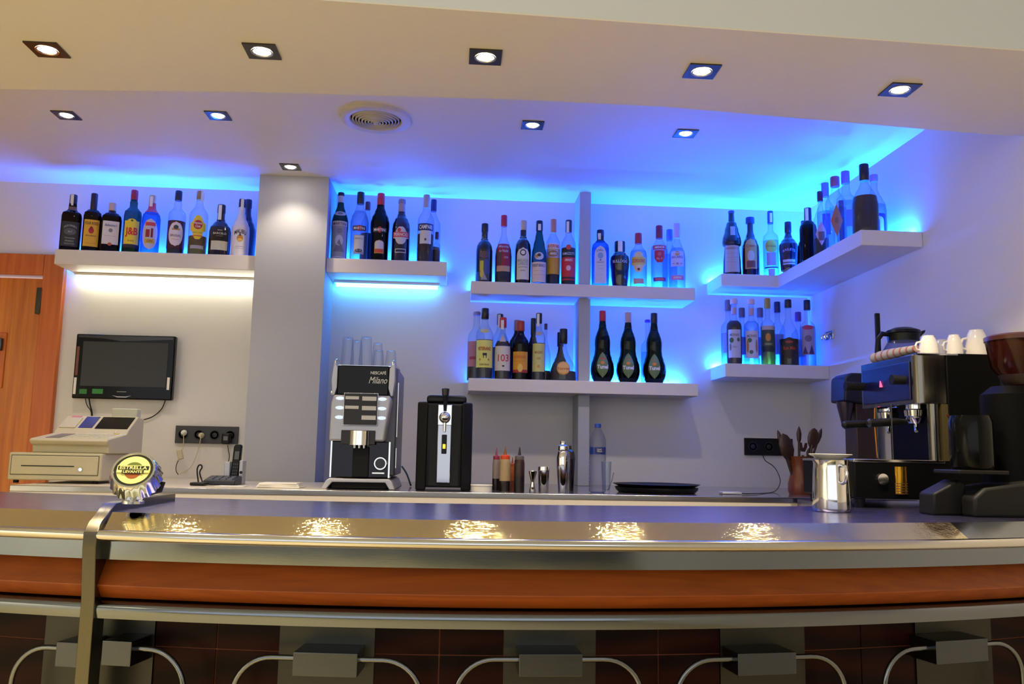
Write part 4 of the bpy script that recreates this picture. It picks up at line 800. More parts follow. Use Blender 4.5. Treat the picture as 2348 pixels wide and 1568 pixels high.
sidep = [(.02, 0), (.37, 0), (.37, HB*.86), (.30, HB*.90), (.20, HB*.55), (.185, HB*.46), (.0, HB*.32), (-.012, HB*.27), (0, HB*.2), (.02, HB*.16)]
MB().prism(sidep, 'x', 0, W_).build('casing', M['cream'], t, bevel=.004, smooth=20)
def onslope(y0, z0, y1, z1, xa_, xb_, u0, u1, m, nm, e=.0015, th=.0015):
    n_ = Vector((0, -(z1-z0), (y1-y0))).normalized()
    P = lambda x, u, k: Vector((x, y0+(y1-y0)*u, z0+(z1-z0)*u))+n_*k
    return MB().hexa([P(xa_, u0, 0), P(xb_, u0, 0), P(xb_, u1, 0), P(xa_, u1, 0)], [P(xa_, u0, e), P(xb_, u0, e), P(xb_, u1, e), P(xa_, u1, e)]).build(nm, m, t, smooth=0)
onslope(.20, HB*.55, .30, HB*.90, W_*.52, W_*.97, .08, .92, M['gloss'], 'display_window')
onslope(.20, HB*.55, .30, HB*.90, W_*.29, W_*.48, .12, .92, cm((50, 46, 56), .2), 'printer_window')
onslope(.20, HB*.55, .30, HB*.90, .01, W_*.25, .1, .8, M['cream'], 'paper_lid', .004)
onslope(.20, HB*.55, .30, HB*.90, W_*.08, W_*.22, .84, .97, cm((200, 130, 140), .5), 'sticker')
onslope(0, HB*.32, .185, HB*.46, W_*.36, W_*.98, .1, .86, cm((224, 218, 190), .5), 'keyboard')
onslope(0, HB*.32, .185, HB*.46, W_*.16, W_*.34, .1, .86, cm((120, 112, 96), .5), 'keyboard')
for i in range(9):
    for j in range(4):
        onslope(0, HB*.32, .185, HB*.46, W_*(.38+.064*i), W_*(.43+.064*i), .16+.17*j, .28+.17*j, cm((206, 200, 172), .5), 'key', .0035)
MB().box(W_*.62, W_*.98, .30, .345, HB*.86, HB*1.1).build('customer_display', cm((196, 196, 176), .5), t, bevel=.004)
MB().tube([(W_*.83, .19, HB*.50), (W_*.84, .18, HB*.47)], .003).build('key_lock', M['chrome'], t)
MB().box(W_*.84, W_*.92, .165, .175, HB*.42, HB*.47).build('key_tag', cm((226, 206, 40), .4), t)
cable([tuple(at_y(309, 972, 3.8)), tuple(at_y(320, 985, 3.83)), tuple(at_y(324, 1005, 3.85)), tuple(at_y(318, 1025, 3.83)), tuple(at_y(307, 1042, 3.78))], .003, M['black'], 'black cable looping beside the cash register')
# socket strips
def strip(p0, p1, zt_, zb_, n_, label, dark):
    t = thing('socket_strip', label, 'socket', (p0, YW-.014, zb_), 'wall socket strips'); w_ = (p1-p0)/n_; h_ = zt_-zb_
    MB().box(0, p1-p0, 0, .0135, 0, h_).build('plate', dark, t, bevel=.002)
    for i in range(n_):
        MB().lathe([(-.002, .0), (.001, .018), (-.003, .020), (-.003, .023), (0, .0235)], 24, (w_*(i+.5), 0, h_/2), axis='y').build('socket', cm((30, 30, 34), .5), t)
    return t
q0, q1 = at_y(402, 990, YW-.014), at_y(546, 995, YW-.014)
strip(q0.x, q1.x, at_y(474, 977, YW).z, at_y(474, 1017, YW).z, 4, 'dark grey four-gang socket strip on the wall left of the pillar', cm((62, 62, 66), .5))
q0, q1 = at_y(1708, 1020, YW-.014), at_y(1818, 1023, YW-.014)
strip(q0.x, q1.x, at_y(1760, 1005, YW).z, at_y(1760, 1044, YW).z, 3, 'black socket strip on the wall behind the wooden utensils', M['blackm'])
def plug(px, py, m, label, s_=1.):
    p = at_y(px, py, YW-.03); t = thing('plug', label, 'plug', (p.x, YW-.022, p.z), 'plugs in the left socket strip')
    MB().lathe([(-.03, .0), (-.03, .006), (-.014, .012), (0, .014)], 14, axis='y').build('plug_body', m, t)
plug(421, 992, M['white'], 'small white plug in the leftmost socket of the left strip')
plug(461, 998, M['cream'], 'cream plug in the second socket of the left strip')
p = at_y(521, 1006, YW-.03)
t = thing('power_adapter', 'chunky black power adapter in the last socket of the left strip', 'adapter', (p.x, YW-.017, p.z))
MB().box(-.02, .02, -.045, 0, -.026, .026).build('adapter_body', M['black'], t, bevel=.006)
MB().box(-.010, .010, -.0465, -.044, -.008, .012).build('rating_label', cm((110, 110, 112), .5), t)
cable(wl((421, 994), (421, 1012), (419, 1030), Y=YW-.045), .0016, M['cream'], 'short cream cable from the first plug down to the white inline box')
o = MB().box(-.012, .012, -.01, .01, -.024, .024).build('inline_box', M['cream'], bevel=.004, loc=at_y(413, 1042, YW-.045)); o.rotation_euler.y = -.25
tag(o, 'cream inline transformer box hanging on a cable below the left socket strip', 'adapter')
cable(wl((409, 1055), (404, 1068), (404, 1080), (409, 1088), Y=YW-.05), .0018, M['black'], 'black cable end hanging below the cream inline box')
cable(wl((461, 1000), (456, 1025), (449, 1048), (436, 1072), (412, 1087), Y=YW-.05), .0018, M['cream'], 'long cream cable sweeping down to the counter')
cable(wl((522, 1020), (524, 1034), (526, 1046), (523, 1062), Y=YW-.06), .0018, M['black'], 'black cable from the adapter to the phone dock')
# phone, terminal, mobile
YP = 3.62
x0_, x1_ = at_y(513, 1085, YP).x, at_y(556, 1085, YP).x
t = thing('cordless_phone', 'black cordless phone upright in a silver charging dock', 'phone', (x0_, YP, ZK)); w_ = x1_-x0_
hd = at_y(530, 1055, YP).z-ZK
MB().prism([(0, 0), (w_, 0), (w_, hd), (w_*.8, hd), (w_*.8, .03), (w_*.3, .03), (w_*.3, hd*.95), (0, hd*.9)], 'y', 0, .06).build('dock', M['silver'], t, bevel=.003)
MB().lathe([(-.003, .0), (-.003, .006), (.0, .006)], 12, (w_*.92, 0, hd*.5), axis='y').build('button', M['black'], t)
ht = at_y(540, 1018, YP).z-ZK
b = MB().prism([(w_*.30, .012), (w_*.74, .012), (w_*.84, ht*.96), (w_*.74, ht), (w_*.50, ht*.99), (w_*.42, ht*.93)], 'y', .008, .034); h_o = b.build('handset', M['black'], t, bevel=.004)
MB().prism([(w_*.49, ht*.62), (w_*.73, ht*.62), (w_*.75, ht*.82), (w_*.52, ht*.82)], 'y', .006, .009).build('display', cm((90, 96, 90), .3), h_o)
for i in range(4):
    for j in range(3): MB().box(w_*(.42+.03*i*.5+.10*j), w_*(.48+.03*i*.5+.10*j), .0055, .009, ht*(.24+.08*i), ht*(.28+.08*i)).build('key', cm((70, 70, 74), .5), h_o)
t = thing('card_terminal', 'flat dark card terminal with keypad lying on the counter', 'card terminal', place(503, 1093, 3.50, ZK+.002)); w_ = wp(70, 3.5)
MB().prism([(0, 0), (.11, 0), (.11, .034), (0, .018)], 'x', -w_/2, w_/2).build('casing', cm((40, 42, 54), .4), t, bevel=.004)
for i in range(4):
    for j in range(3): MB().box(-w_/2+.014+.026*i, -w_/2+.032+.026*i, .012+.028*j, .03+.028*j, .018+.0041*j, .0245+.0041*j).build('key', cm((110, 112, 126), .4), t)
o = MB().box(-wp(32, 3.45)/2, wp(32, 3.45)/2, 0, .06, 0, .012).build('mobile_phone', M['black'], bevel=.004, loc=place(452, 1099, 3.42, ZK+.001)); tag(o, 'small black mobile phone lying left of the card terminal', 'phone')
o = MB().box(-wp(62, 3.4)/2, wp(62, 3.4)/2, 0, .08, 0, .0018).build('paper_note', M['paper'], bevel=0, loc=place(525, 1103, 3.38, ZK+.0005)); tag(o, 'white paper sheet on the counter in front of the phone', 'paper')
lp = [at_y(456, 1092, 3.6), at_y(452, 1080, 3.6), at_y(455, 1068, 3.6), at_y(461, 1066, 3.6), at_y(463, 1072, 3.6), at_y(458, 1084, 3.6), at_y(466, 1094, 3.58)]
for p_ in (lp[0], lp[-1]): p_.z = ZK+.003
cable([tuple(p_) for p_ in lp], .003, M['black'], 'stiff loop of black cable behind the mobile phone')
np_ = Vector(place(640, 1105, 3.36, ZK+.001))
for i in range(5):
    w_ = wp(94-3*i, 3.4)/2; o = MB().box(-w_, w_, -.02, .09, 0, .0034).build('paper_napkin', M['paper'], loc=np_+Vector((0, 0, .0036*i))); tag(o, ('topmost white paper napkin of the flat stack at the foot of the pillar' if i == 4 else 'white paper napkin lying under the topmost one at the foot of the pillar'), 'napkin', 'stacked paper napkins'); o.rotation_euler.z = (-.05, .04, .0, .08, -.03)[i]
# ------------------------------------------------------------ automatic coffee machine
YM = 3.36
mx0, mx1 = at_y(757, 1080, YM).x, at_y(892, 1083, YM).x; W_ = mx1-mx0
zz = lambda py, px=825, Y=YM: at_y(px, py, Y).z-ZK
t = thing('coffee_machine', 'tall black and silver automatic coffee machine with six drink buttons', 'coffee machine', ((mx0+mx1)/2, YM, ZK))
h_ = W_/2; HT = zz(838)
MB().box(-h_-.004, h_+.018, .05, .46, .05, HT).build('cabinet', cm((92, 90, 100), .35, metal=.3), t, bevel=.006)
# base frame
MB().prism([(-h_-.03, 0), (-h_-.012, .032), (-h_, .040), (h_, .040), (h_+.012, .032), (h_+.026, 0), (h_+.004, 0), (h_-.012, .026), (-h_+.012, .026), (-h_-.010, 0)], 'y', -.02, .44).build('base_frame', M['silver'], t, bevel=.003)
MB().box(-h_+.008, h_-.008, 0, .42, .004, .03).build('drip_base', M['blackm'], t)
zc_ = zz(1012)   # top of the chromed lower part
MB().box(-h_+.002, h_-.002, .0, .06, .044, zc_).build('lower_panel', mat('mirror_black', (40, 40, 44), .06, metal=.9), t, bevel=.003)
MB().box(-h_-.002, -h_+.004, -.002, .06, .044, zc_).build('side_trim', M['chrome'], t); MB().box(h_-.004, h_+.002, -.002, .06, .044, zc_).build('side_trim', M['chrome'], t)
MB().box(-.028, .034, -.012, .02, .046, zc_-.02).build('cup_recess', M['blackm'], t, bevel=.003)
# middle silver shell
zm = zz(907)
MB().prism([(-h_-.006, zc_), (-h_-.004, zm-.03), (-h_+.006, zm), (h_-.004, zm), (h_+.0, zm-.02), (h_-.016, zc_+.05), (h_-.02, zc_)], 'y', -.03, .06).build('front_shell', M['silver'], t, bevel=.008, seg=3)
MB().prism([(-h_+.04, zc_-.012), (h_-.055, zc_-.012), (h_-.055, zc_+.042), (-h_+.04, zc_+.042)], 'y', -.036, -.02).build('spout_frame', M['dark'], t, bevel=.002)
MB().lathe([(zc_-.014, .0), (zc_-.014, .046), (zc_+.040, .046), (zc_+.040, 0)], 32, (-.002, -.012, 0)).build('spout_cylinder', M['chrome'], t)
for i in range(3): MB().lathe([(zc_-.026, 0), (zc_-.026, .005), (zc_-.01, .006)], 10, (-.02+.018*i, -.028, 0)).build('spout', M['chrome'], t)
pz0, pz1 = zz(975), zz(903)
panel = MB().box(-h_+.046, h_-.050, -.040, -.028, pz0, pz1).build('menu_panel', M['dark'], t, bevel=.003)
MB().box(-h_+.044, h_-.048, -.038, -.027, pz0-.002, pz1+.002).build('menu_rim', M['chrome'], t, bevel=.002)
pw = W_-.096
for r_i in range(3):
    zr = pz1-.016-r_i*(pz1-pz0-.012)/3
    for s_ in (0, 1):
        if r_i == 2 and s_ == 0: continue
        xx = -h_+.051+s_*pw*.5; hh = .008 if s_ == 0 else .012
        MB().box(xx, xx+pw*(.40 if s_ == 0 else .42), -.0415, -.0395, zr-hh, zr+.004).build('menu_card', M['paper'], panel)
    for s_ in (-1, 1):
        xx = (-h_+.030) if s_ < 0 else (h_-.034)
        MB().lathe([(-.004, 0), (-.003, .010), (0, .0135), (.003, .014)], 20, axis='y').xf(Matrix.Translation((xx, -.031, zr-.004)) @ Matrix.Diagonal((1.25, 1, .5, 1))).build('drink_button', emit('button_glow', (.75, .85, 1), .6), t)
# upper black window
MB().box(-h_+.012, h_-.014, -.002, .06, zm+.002, HT).build('upper_window', M['gloss'], t, bevel=.004)
MB().prism([(-h_-.004, zm), (-h_+.004, zm), (-h_+.012, zm+.03), (-h_+.012, HT-.01), (-h_-.002, HT+.012), (-h_-.010, zm+.06)], 'y', -.008, .06).build('side_frame', M['silver'], t, bevel=.002)
MB().prism([(h_+.004, zm), (h_-.004, zm), (h_-.014, zm+.03), (h_-.012, HT-.01), (h_+.008, HT+.014), (h_+.010, zm+.06)], 'y', -.008, .06).build('side_frame', M['silver'], t, bevel=.002)
flat_text('NESCAFÉ', .06, .015, Matrix.Translation((h_-.055, -.0035, HT-.026)), M['white'], t, bold=.02)
flat_text('Milano', .072, .026, Matrix.Translation((h_-.055, -.0035, HT-.056)), M['white'], t, bold=.005, shear=.4)
MB().lathe([(-.012, .0), (-.012, .024), (-.008, .027), (0, .027)], 30, (h_-.034, 0, .044+.055), axis='y').build('dial', M['chrome'], t)
MB().lathe([(-.0135, .0), (-.0135, .019), (-.011, .020)], 30, (h_-.034, 0, .044+.055), axis='y').build('dial_face', cm((26, 26, 30), .2), t)
MB().box(h_-.066, h_-.016, -.006, 0, .058, .066).build('dial_base', M['chrome'], t, bevel=.002)
MB().lathe([(-.0, 0), (0, .007), (.01, .009), (.018, .006), (.018, 0)], 12, (-h_-.024, .1, zm+.015), axis='x').build('side_lock', M['chrome'], t)
MB().box(h_+.0175, h_+.0215, .07, .078, zc_+.02, zm+.06).build('hinge', M['chrome'], t, bevel=.001); MB().box(h_+.0175, h_+.0215, .07, .078, .08, .16).build('hinge', M['chrome'], t, bevel=.001)
for s_ in (-1, 1):
    xx = s_*(h_-.0) ; MB().tube([(xx, .03, HT-.005), (xx-.003, .03, HT+.02), (xx, .05, HT+.028), (xx, .2, HT+.026), (xx, .4, HT+.026), (xx, .43, HT-.005)], .0028, 8).build('cup_rail', M['chrome'], t)
MB().box(-h_+.01, h_-.01, .02, .45, HT, HT+.003).build('cup_tray', M['chrome'], t)
ztop_m = ZK+HT+.0032
def tumbler(px, top_py, Y, wpx, label, hfix=None):
    p = at_y(px, 830, Y); r_ = wp(wpx, Y)/2; h_ = at_y(px, top_py, Y).z-ztop_m
    o = MB().lathe([(0, r_), (h_*.25, r_*.98), (h_*.9, r_*.80), (h_*.97, r_*.80), (h_, r_*.70), (h_*.93, .001)], 24)
    o = o.build('glass_tumbler', glass('tumbler_glass', (246, 249, 253), (200, 214, 240)), loc=(p.x, Y, ztop_m)); tag(o, label, 'glass', 'upturned glasses on the coffee machine')
tumbler(796, 773, 3.48, 30, 'tall upturned glass, leftmost on the coffee machine')
tumbler(838, 772, 3.48, 31, 'tall upturned glass in the middle front of the coffee machine')
tumbler(817, 780, 3.60, 28, 'tall upturned glass standing behind and between the two front tall ones')
tumbler(865, 786, 3.62, 26, 'medium upturned glass at the back right of the coffee machine')
tumbler(868, 803, 3.45, 26, 'short upturned glass right of the tall front ones')
tumbler(896, 804, 3.49, 26, 'short upturned glass, rightmost on the coffee machine')
cable([place(921, 1098, 3.86, ZK+.08), place(932, 1100, 3.8, ZK+.05), place(942, 1108, 3.7, ZK+.005)], .004, M['black'], 'thick black cable between the coffee machine and the keg cooler')
# ------------------------------------------------------------ keg cooler
YB_ = 3.34
bx0, bx1 = at_y(955, 1080, YB_).x, at_y(1078, 1085, YB_).x; W_ = bx1-bx0; h_ = W_/2
zz = lambda py, px=1015, Y=YB_: at_y(px, py, Y).z-ZK
t = thing('beer_dispenser', 'black countertop keg cooler with steel front strip and tap', 'beer dispenser', ((bx0+bx1)/2, YB_, ZK)); HT = zz(925)
prof = [(-h_, .06), (-h_+.012, .02), (-h_*.62, .0), (h_*.62, 0), (h_-.012, .02), (h_, .06), (h_+.012, .34), (h_-.02, .40), (-h_+.02, .40), (-h_-.006, .34)]
MB().prism(prof, 'z', .012, HT).build('cooler_body', cm((20, 20, 23), .5, spec=.3), t, bevel=.008, smooth=30)
for s_ in (-1, 1): MB().prism([(s_*h_*.66, -.006), (s_*(h_+.004), .018), (s_*(h_+.004), .07), (s_*h_*.66, .05)][::s_], 'z', .0, HT+.006).build('side_cheek', M['blackm'], t, bevel=.006)
MB().box(-h_+.03, h_-.02, .02, .34, HT, HT+.034).build('lid', M['black'], t, bevel=.012, seg=3)
MB().box(-.026, .026, -.010, .01, .03, HT-.005).build('steel_strip', mat('mirror_steel', (170, 172, 180), .08, metal=1), t, bevel=.002)
MB().box(-.010, .010, -.013, -.008, HT*.42, HT*.64).build('gauge', M['black'], t, bevel=.003)
MB().box(-.005, .005, -.015, -.012, HT*.48, HT*.53).build('indicator_light', emit('amber_glow', (1, .45, .02), 2.2), t)
MB().ball((0, -.035, HT-.055), .022, 12).build('tap_ball', M['chrome'], t)
MB().box(-.027, .027, -.018, 0, HT-.085, HT-.005).build('tap_plate', M['chrome'], t, bevel=.002)
MB().tube([(0, -.035, HT-.07), (0, -.038, HT-.11)], [.007, .005], 12).build('tap_spout', M['chrome'], t)
MB().tube([(0, -.032, HT-.03), (0, -.028, HT+.02), (0, -.03, HT+.045)], [.006, .009, .010], 12).build('tap_lever', M['blackm'], t)
MB().lathe([(HT+.03, .0), (HT+.03, .013), (HT+.055, .015), (zz(892), .014), (zz(892)+.002, 0)], 18, (0, -.03, 0)).build('tap_handle', cm((60, 58, 56), .25, metal=.6), t)
o = MB().lathe([(0, .0), (0, .038), (.022, .040), (.0225, .042), (.027, .042), (.028, 0)], 24).build('plastic_tub', M['white'], loc=place(1104, 1115, 3.31, ZK)); tag(o, 'low white tub beside the keg cooler', 'tub')
# ------------------------------------------------------------ small things on the counter
def squeeze(px, top, Y, wpx, body, liqc, lv, capc, tipc, label):
    p = at_y(px, 1120, Y); r_ = wp(wpx, Y)/2; h_ = at_y(px, top, Y).z-ZK
    t = thing('squeeze_bottle', label, 'squeeze bottle', (p.x, Y, ZK), 'squeeze bottles on the back counter')
    MB().lathe([(0, r_*.95), (.004, r_), (h_*.62, r_), (h_*.70, r_*.92), (h_*.74, r_*.8)], 24).build('bottle_body', body, t)
    MB().lathe([(.001, r_*1.004), (h_*lv, r_*1.004)], 24).build('sauce', cm(liqc, .3), t)
    c = MB().lathe([(h_*.72, r_*.86), (h_*.73, r_*.88), (h_*.80, r_*.86), (h_*.82, r_*.5)], 20).build('cap', cm(capc, .4), t)
    MB().lathe([(h_*.81, r_*.34), (h_*.9, r_*.2), (h_, r_*.09)], 14).build('nozzle', cm(tipc, .4), c)
sq = glass('milky_plastic', (190, 170, 160), (150, 130, 130), .3, body=.75)
squeeze(1137, 1026, 3.42, 17, sq, (28, 14, 14), .28, (170, 60, 80), (160, 80, 110), 'pinkish squeeze bottle with red cap, leftmost of the squeeze bottles')
squeeze(1157, 1024, 3.34, 25, cm((176, 150, 110), .4), (26, 14, 12), .24, (236, 80, 30), (150, 90, 50), 'squeeze bottle with bright orange cap and dark sauce inside')
squeeze(1174, 1048, 3.44, 16, cm((170, 84, 30), .4), (120, 50, 14), .3, (176, 80, 24), (150, 80, 30), 'small orange squeeze bottle half hidden behind the dark one')
squeeze(1190, 1025, 3.33, 24, cm((52, 22, 18), .3), (24, 12, 12), .35, (110, 100, 100), (40, 40, 44), 'dark brown squeeze bottle with grey cap and black nozzle')
def metal(name, px, top, Y, prof, label, cat, wpx, m=None, group=None):
    p = at_y(px, 1120, Y); s_ = wp(wpx, Y)/2; h_ = at_y(px, top, Y).z-ZK
    o = MB().lathe([(z*h_, r*s_) for z, r in prof], 32).build(name, m or M['chrome'], loc=(p.x, Y, ZK)); return tag(o, label, cat, group)
metal('jigger', 1221, 1080, 3.32, [(0, .75), (.02, .8), (.46, .42), (.5, .40), (.54, .45), (.98, 1.), (1, 1), (.96, .92), (.56, .2), (.56, 0)], 'hourglass steel jigger right of the squeeze bottles', 'jigger', 19)
metal('steel_tumbler', 1246, 1070, 3.34, [(0, .84), (.02, .88), (.85, 1), (.86, 1.04), (.9, 1.04), (1, 1), (1, .95), (.1, .85), (.1, 0)], 'short steel tumbler beside the cocktail shaker', 'tumbler', 26)
t = thing('cocktail_shaker', 'tall polished cocktail shaker in front of the post', 'shaker', place(1290, 1110, 3.36, ZK)); h_ = at_y(1290, 1011, 3.36).z-ZK; s_ = wp(29, 3.36)/2
MB().lathe([(0, 0), (0, .68*s_), (.02*h_, .72*s_), (.25*h_, .85*s_), (.48*h_, 1.*s_), (.62*h_, 1.02*s_), (.66*h_, 1.0*s_)], 32).build('cup', M['chrome'], t)
MB().lathe([(.655*h_, 1.03*s_), (.67*h_, 1.03*s_), (.78*h_, .86*s_), (.82*h_, .70*s_)], 32).build('strainer', M['chrome'], t)
MB().lathe([(.815*h_, .80*s_), (.83*h_, .82*s_), (.90*h_, .78*s_), (.92*h_, .6*s_), (.93*h_, .50*s_), (.99*h_, .50*s_), (h_, .46*s_), (h_, 0)], 32).build('lid', M['chrome'], t)
t = thing('cocktail_shaker', 'second cocktail shaker standing dark behind the polished one', 'shaker', place(1302, 1108, 3.55, ZK)); h_ = at_y(1302, 1020, 3.55).z-ZK; s_ = wp(34, 3.55)/2
MB().lathe([(0, 0), (0, .8*s_), (.5*h_, .95*s_), (.7*h_, 1.*s_)], 28).build('cup', mat('dark_steel', (110, 104, 92), .2, metal=1), t)
MB().lathe([(.69*h_, 1.02*s_), (.85*h_, .86*s_), (.9*h_, .5*s_), (.98*h_, .45*s_), (h_, 0)], 28).build('lid', mat('dark_steel', (110, 104, 92), .2, metal=1), t)
# water bottle
Yw_ = 3.40; p = at_y(1370, 1110, Yw_); h_ = at_y(1372, 971, Yw_).z-ZK; s_ = wp(38, Yw_)/2
t = thing('water_bottle', 'tall clear plastic water bottle with blue cap and blue label', 'bottle', (p.x, Yw_, ZK))
pw_ = [(0, .8), (.02, 1)]+[(.04+.028*i, .97 if i % 2 else 1.02) for i in range(17)]+[(.52, 1), (.54, .98), (.66, .98), (.68, 1.0), (.76, 1.0), (.84, .78), (.91, .42), (.93, .34), (1, .34)]
MB().lathe([(z*h_, r*s_) for z, r in pw_], 28).build('bottle_body', glass('pet_plastic', (232, 234, 246), (180, 180, 220), .08, body=.06), t)
MB().lathe([(.55*h_, 1.0*s_), (.655*h_, 1.0*s_)], 28).build('label', cm((36, 62, 150), .3), t)
MB().box(-s_*.45, s_*.55, -s_*1.06, -s_*.8, .572*h_, .64*h_).build('label_badge', cm((24, 34, 110), .4), t)
flat_text('FONT', .018, .006, Matrix.Translation((.001, -s_*1.08, .62*h_)), M['white'], t); flat_text('VELLA', .020, .006, Matrix.Translation((.001, -s_*1.08, .595*h_)), M['white'], t)
MB().lathe([(.94*h_, .41*s_), (.995*h_, .40*s_), (h_, .3*s_), (h_, 0)], 20).build('cap', cm((40, 80, 190), .4), t)
p = at_y(1390, 1115, 3.33); h_ = at_y(1390, 1058, 3.33).z-ZK; s_ = wp(24, 3.33)/2
o = MB().lathe([(0, 0), (0, s_*.7), (h_, s_), (h_, s_*.93), (h_*.12, s_*.64), (h_*.1, 0)], 24).build('drinking_glass', glass('tumbler_glass', (222, 234, 250)), loc=(p.x, 3.33, ZK)); tag(o, 'small clear drinking glass at the foot of the water bottle', 'glass')
p = at_y(1396, 1115, 3.33)
cable([(p.x-.004, 3.33, ZK+.012), (p.x+.012, 3.34, ZK+.045), (p.x+.022, 3.35, ZK+.08)], [.0016]*99 if False else .0018, M['chrome'], 'thin teaspoon standing in the small drinking glass', 'spoon', 'teaspoon')
# serving tray
Yt = 3.48; p = at_y(1505, 1116, Yt); r_ = wp(200, Yt)/2
o = MB().lathe([(0, 0), (0, r_*.86), (.012, r_*.93), (.022, r_*.95), (.022, r_*.93), (.006, r_*.84), (.006, 0)], 64).build('serving_tray', M['black'], loc=(p.x, Yt, ZK)); tag(o, 'round black serving tray lying lowest on the back counter, under another', 'tray', 'black serving trays')
o = MB().lathe([(0, 0), (0, r_*.84), (.008, r_*.94), (.0125, r_), (.0135, r_*.99), (.007, r_*.88), (.005, 0)], 64).build('serving_tray', M['black'], loc=(p.x, Yt, ZK+.0225)); tag(o, 'round black serving tray resting on top of the other tray', 'tray', 'black serving trays')
# little silver device with cable
p = at_y(1682, 1122, 3.4)
o = MB().box(-.045, .035, 0, .05, 0, .010).build('pen_device', M['silver'], bevel=.003, loc=(p.x, 3.40, ZK+.0005)); tag(o, 'small silver device lying right of the trays, wired to the wall', 'device')
cable([tuple(at_y(1749, 1044, YW-.02)), tuple(at_y(1755, 1056, YW-.05)), tuple(at_y(1772, 1068, YW-.1)), tuple(at_y(1783, 1083, YW-.2)), tuple(at_y(1789, 1105, YW-.35)), (at_y(1775, 1115, 3.7).x, 3.7, ZK+.003), (at_y(1730, 1122, 3.45).x, 3.45, ZK+.003), (at_y(1700, 1122, 3.42).x, 3.42, ZK+.004)], .002, M['black'], 'thin black cable from the right socket strip down to the silver device')
# utensil vase and utensils
Yv = 3.52; p = at_y(1835, 1110, Yv); s_ = wp(56, Yv)/2; h_ = at_y(1835, 1046, Yv).z-ZK; pv = p
t = thing('utensil_holder', 'waisted orange-brown wooden holder for kitchen utensils', 'utensil holder', (p.x, Yv, ZK))
MB().lathe([(0, 0), (0, .9*s_), (.1*h_, 1.0*s_), (.3*h_, .98*s_), (.55*h_, .76*s_), (.75*h_, .72*s_), (1*h_, .84*s_), (h_, .76*s_), (.72*h_, .64*s_), (.3*h_, .7*s_), (.28*h_, 0)], 32).build('vase_body', M['vase'], t)
MB().lathe([(0, 0), (0, .82*s_), (.07*h_, .92*s_)], 32, (0, 0, -.0)).build('base_ring', M['dwood'], t)
def utensil(pxt, pyt, pxb, kind, label, dy=0., m=None):
    top = at_y(pxt, pyt, Yv+dy); base = Vector((pv.x+(pxb-1835)*Yv/F, Yv+dy*.4, ZK+.03)); d_ = (top-base); L_ = d_.length
    zax = d_.normalized(); xax = Vector((1, 0, 0)); yax = zax.cross(xax).normalized(); xax = yax.cross(zax)
    R3 = Matrix((xax, yax, zax)).transposed().to_4x4()
    t = thing('wooden_utensil', label, 'utensil', base, 'wooden utensils in the holder'); m = m or M['dwood']
    MB().tube([(0, 0, 0), (0, 0, L_*.72)], .0052, 10).xf(R3).build('handle', m, t)
    if kind == 'spoon': b = MB().lathe([(-1, 0), (-.9, .35), (-.5, .82), (0, 1), (.5, .9), (.85, .5), (1, 0)], 20).xf(R3 @ Matrix.Translation((0, 0, L_*.82)) @ Matrix.Diagonal((.024, .006, L_*.18, 1)))
    if kind == 'wide': b = MB().lathe([(-1, 0), (-.8, .6), (-.3, 1.), (.4, .95), (.8, .55), (1, .0)], 20).xf(R3 @ Matrix.Translation((.006, 0, L_*.74)) @ Matrix.Diagonal((.030, .007, L_*.26, 1)))
    if kind == 'narrow': b = MB().lathe([(-1, .15), (-.4, .8), (.2, 1), (.7, .6), (1, .1)], 16).xf(R3 @ Matrix.Translation((0, 0, L_*.84)) @ Matrix.Diagonal((.011, .007, L_*.16, 1)))
    if kind == 'fork': b = MB().prism([(-.008, -.25), (.008, -.25), (.016, .4), (.016, 1), (.007, 1), (.003, .3), (-.003, .3), (-.007, 1), (-.016, 1), (-.016, .4)], 'y', -.003, .003).xf(R3 @ Matrix.Translation((0, 0, L_*.84)) @ Matrix.Diagonal((1, 1, L_*.16, 1)))
    b.build('head', m, t)
utensil(1792, 994, 1822, 'wide', 'broad wooden spatula leaning left in the holder', -.01)
utensil(1783, 986, 1826, 'narrow', 'dark narrow-tipped utensil leaning far left in the holder', .02)
utensil(1832, 977, 1834, 'narrow', 'upright slim wooden utensil with pointed tip', .02)
utensil(1868, 981, 1846, 'spoon', 'wooden spoon leaning right in the holder', -.01)
utensil(1884, 982, 1842, 'narrow', 'thin wooden utensil leaning furthest right in the holder', .02)
utensil(1842, 1015, 1838, 'fork', 'short dark wooden fork in the middle of the holder', .0)
utensil(1856, 1026, 1848, 'narrow', 'shortest dark utensil at the right rim of the holder', .015)
# ------------------------------------------------------------ milk jug and saucer on the bar
p = at_z(1908, 1173, ZT); Yj = p.y; s_ = wp(86, Yj)/2; h_ = at_y(1908, 1055, Yj).z-ZT
t = thing('milk_jug', 'polished steel milk jug on the bar counter', 'jug', (p.x, Yj, ZT+.0006))
MB().lathe([(0, 0), (0, .90*s_), (.03*h_, .98*s_), (.07*h_, 1.0*s_), (.3*h_, .99*s_), (.80*h_, .93*s_), (.92*h_, .90*s_), (1*h_, .94*s_), (1*h_, .90*s_), (.9*h_, .85*s_), (.1*h_, .9*s_), (.09*h_, 0)], 48).build('jug_body', M['chrome'], t)
MB().tube([(.2*s_, -.86*s_, .90*h_), (.22*s_, -1.25*s_, .88*h_), (.22*s_, -1.4*s_, .75*h_), (.2*s_, -1.32*s_, .60*h_), (.2*s_, -.96*s_, .56*h_)], .0055, 10).build('handle', M['chrome'], t)
o = MB().lathe([(0, 0), (0, s_*.55), (.003, s_*.6), (.014, s_*1.1), (.0165, s_*1.13), (.0175, s_*1.12), (.006, s_*.6), (.006, 0)], 48).build('saucer', M['china'], loc=(p.x, Yj, ZT+h_+.0005)); tag(o, 'white china saucer lying on top of the milk jug', 'saucer')
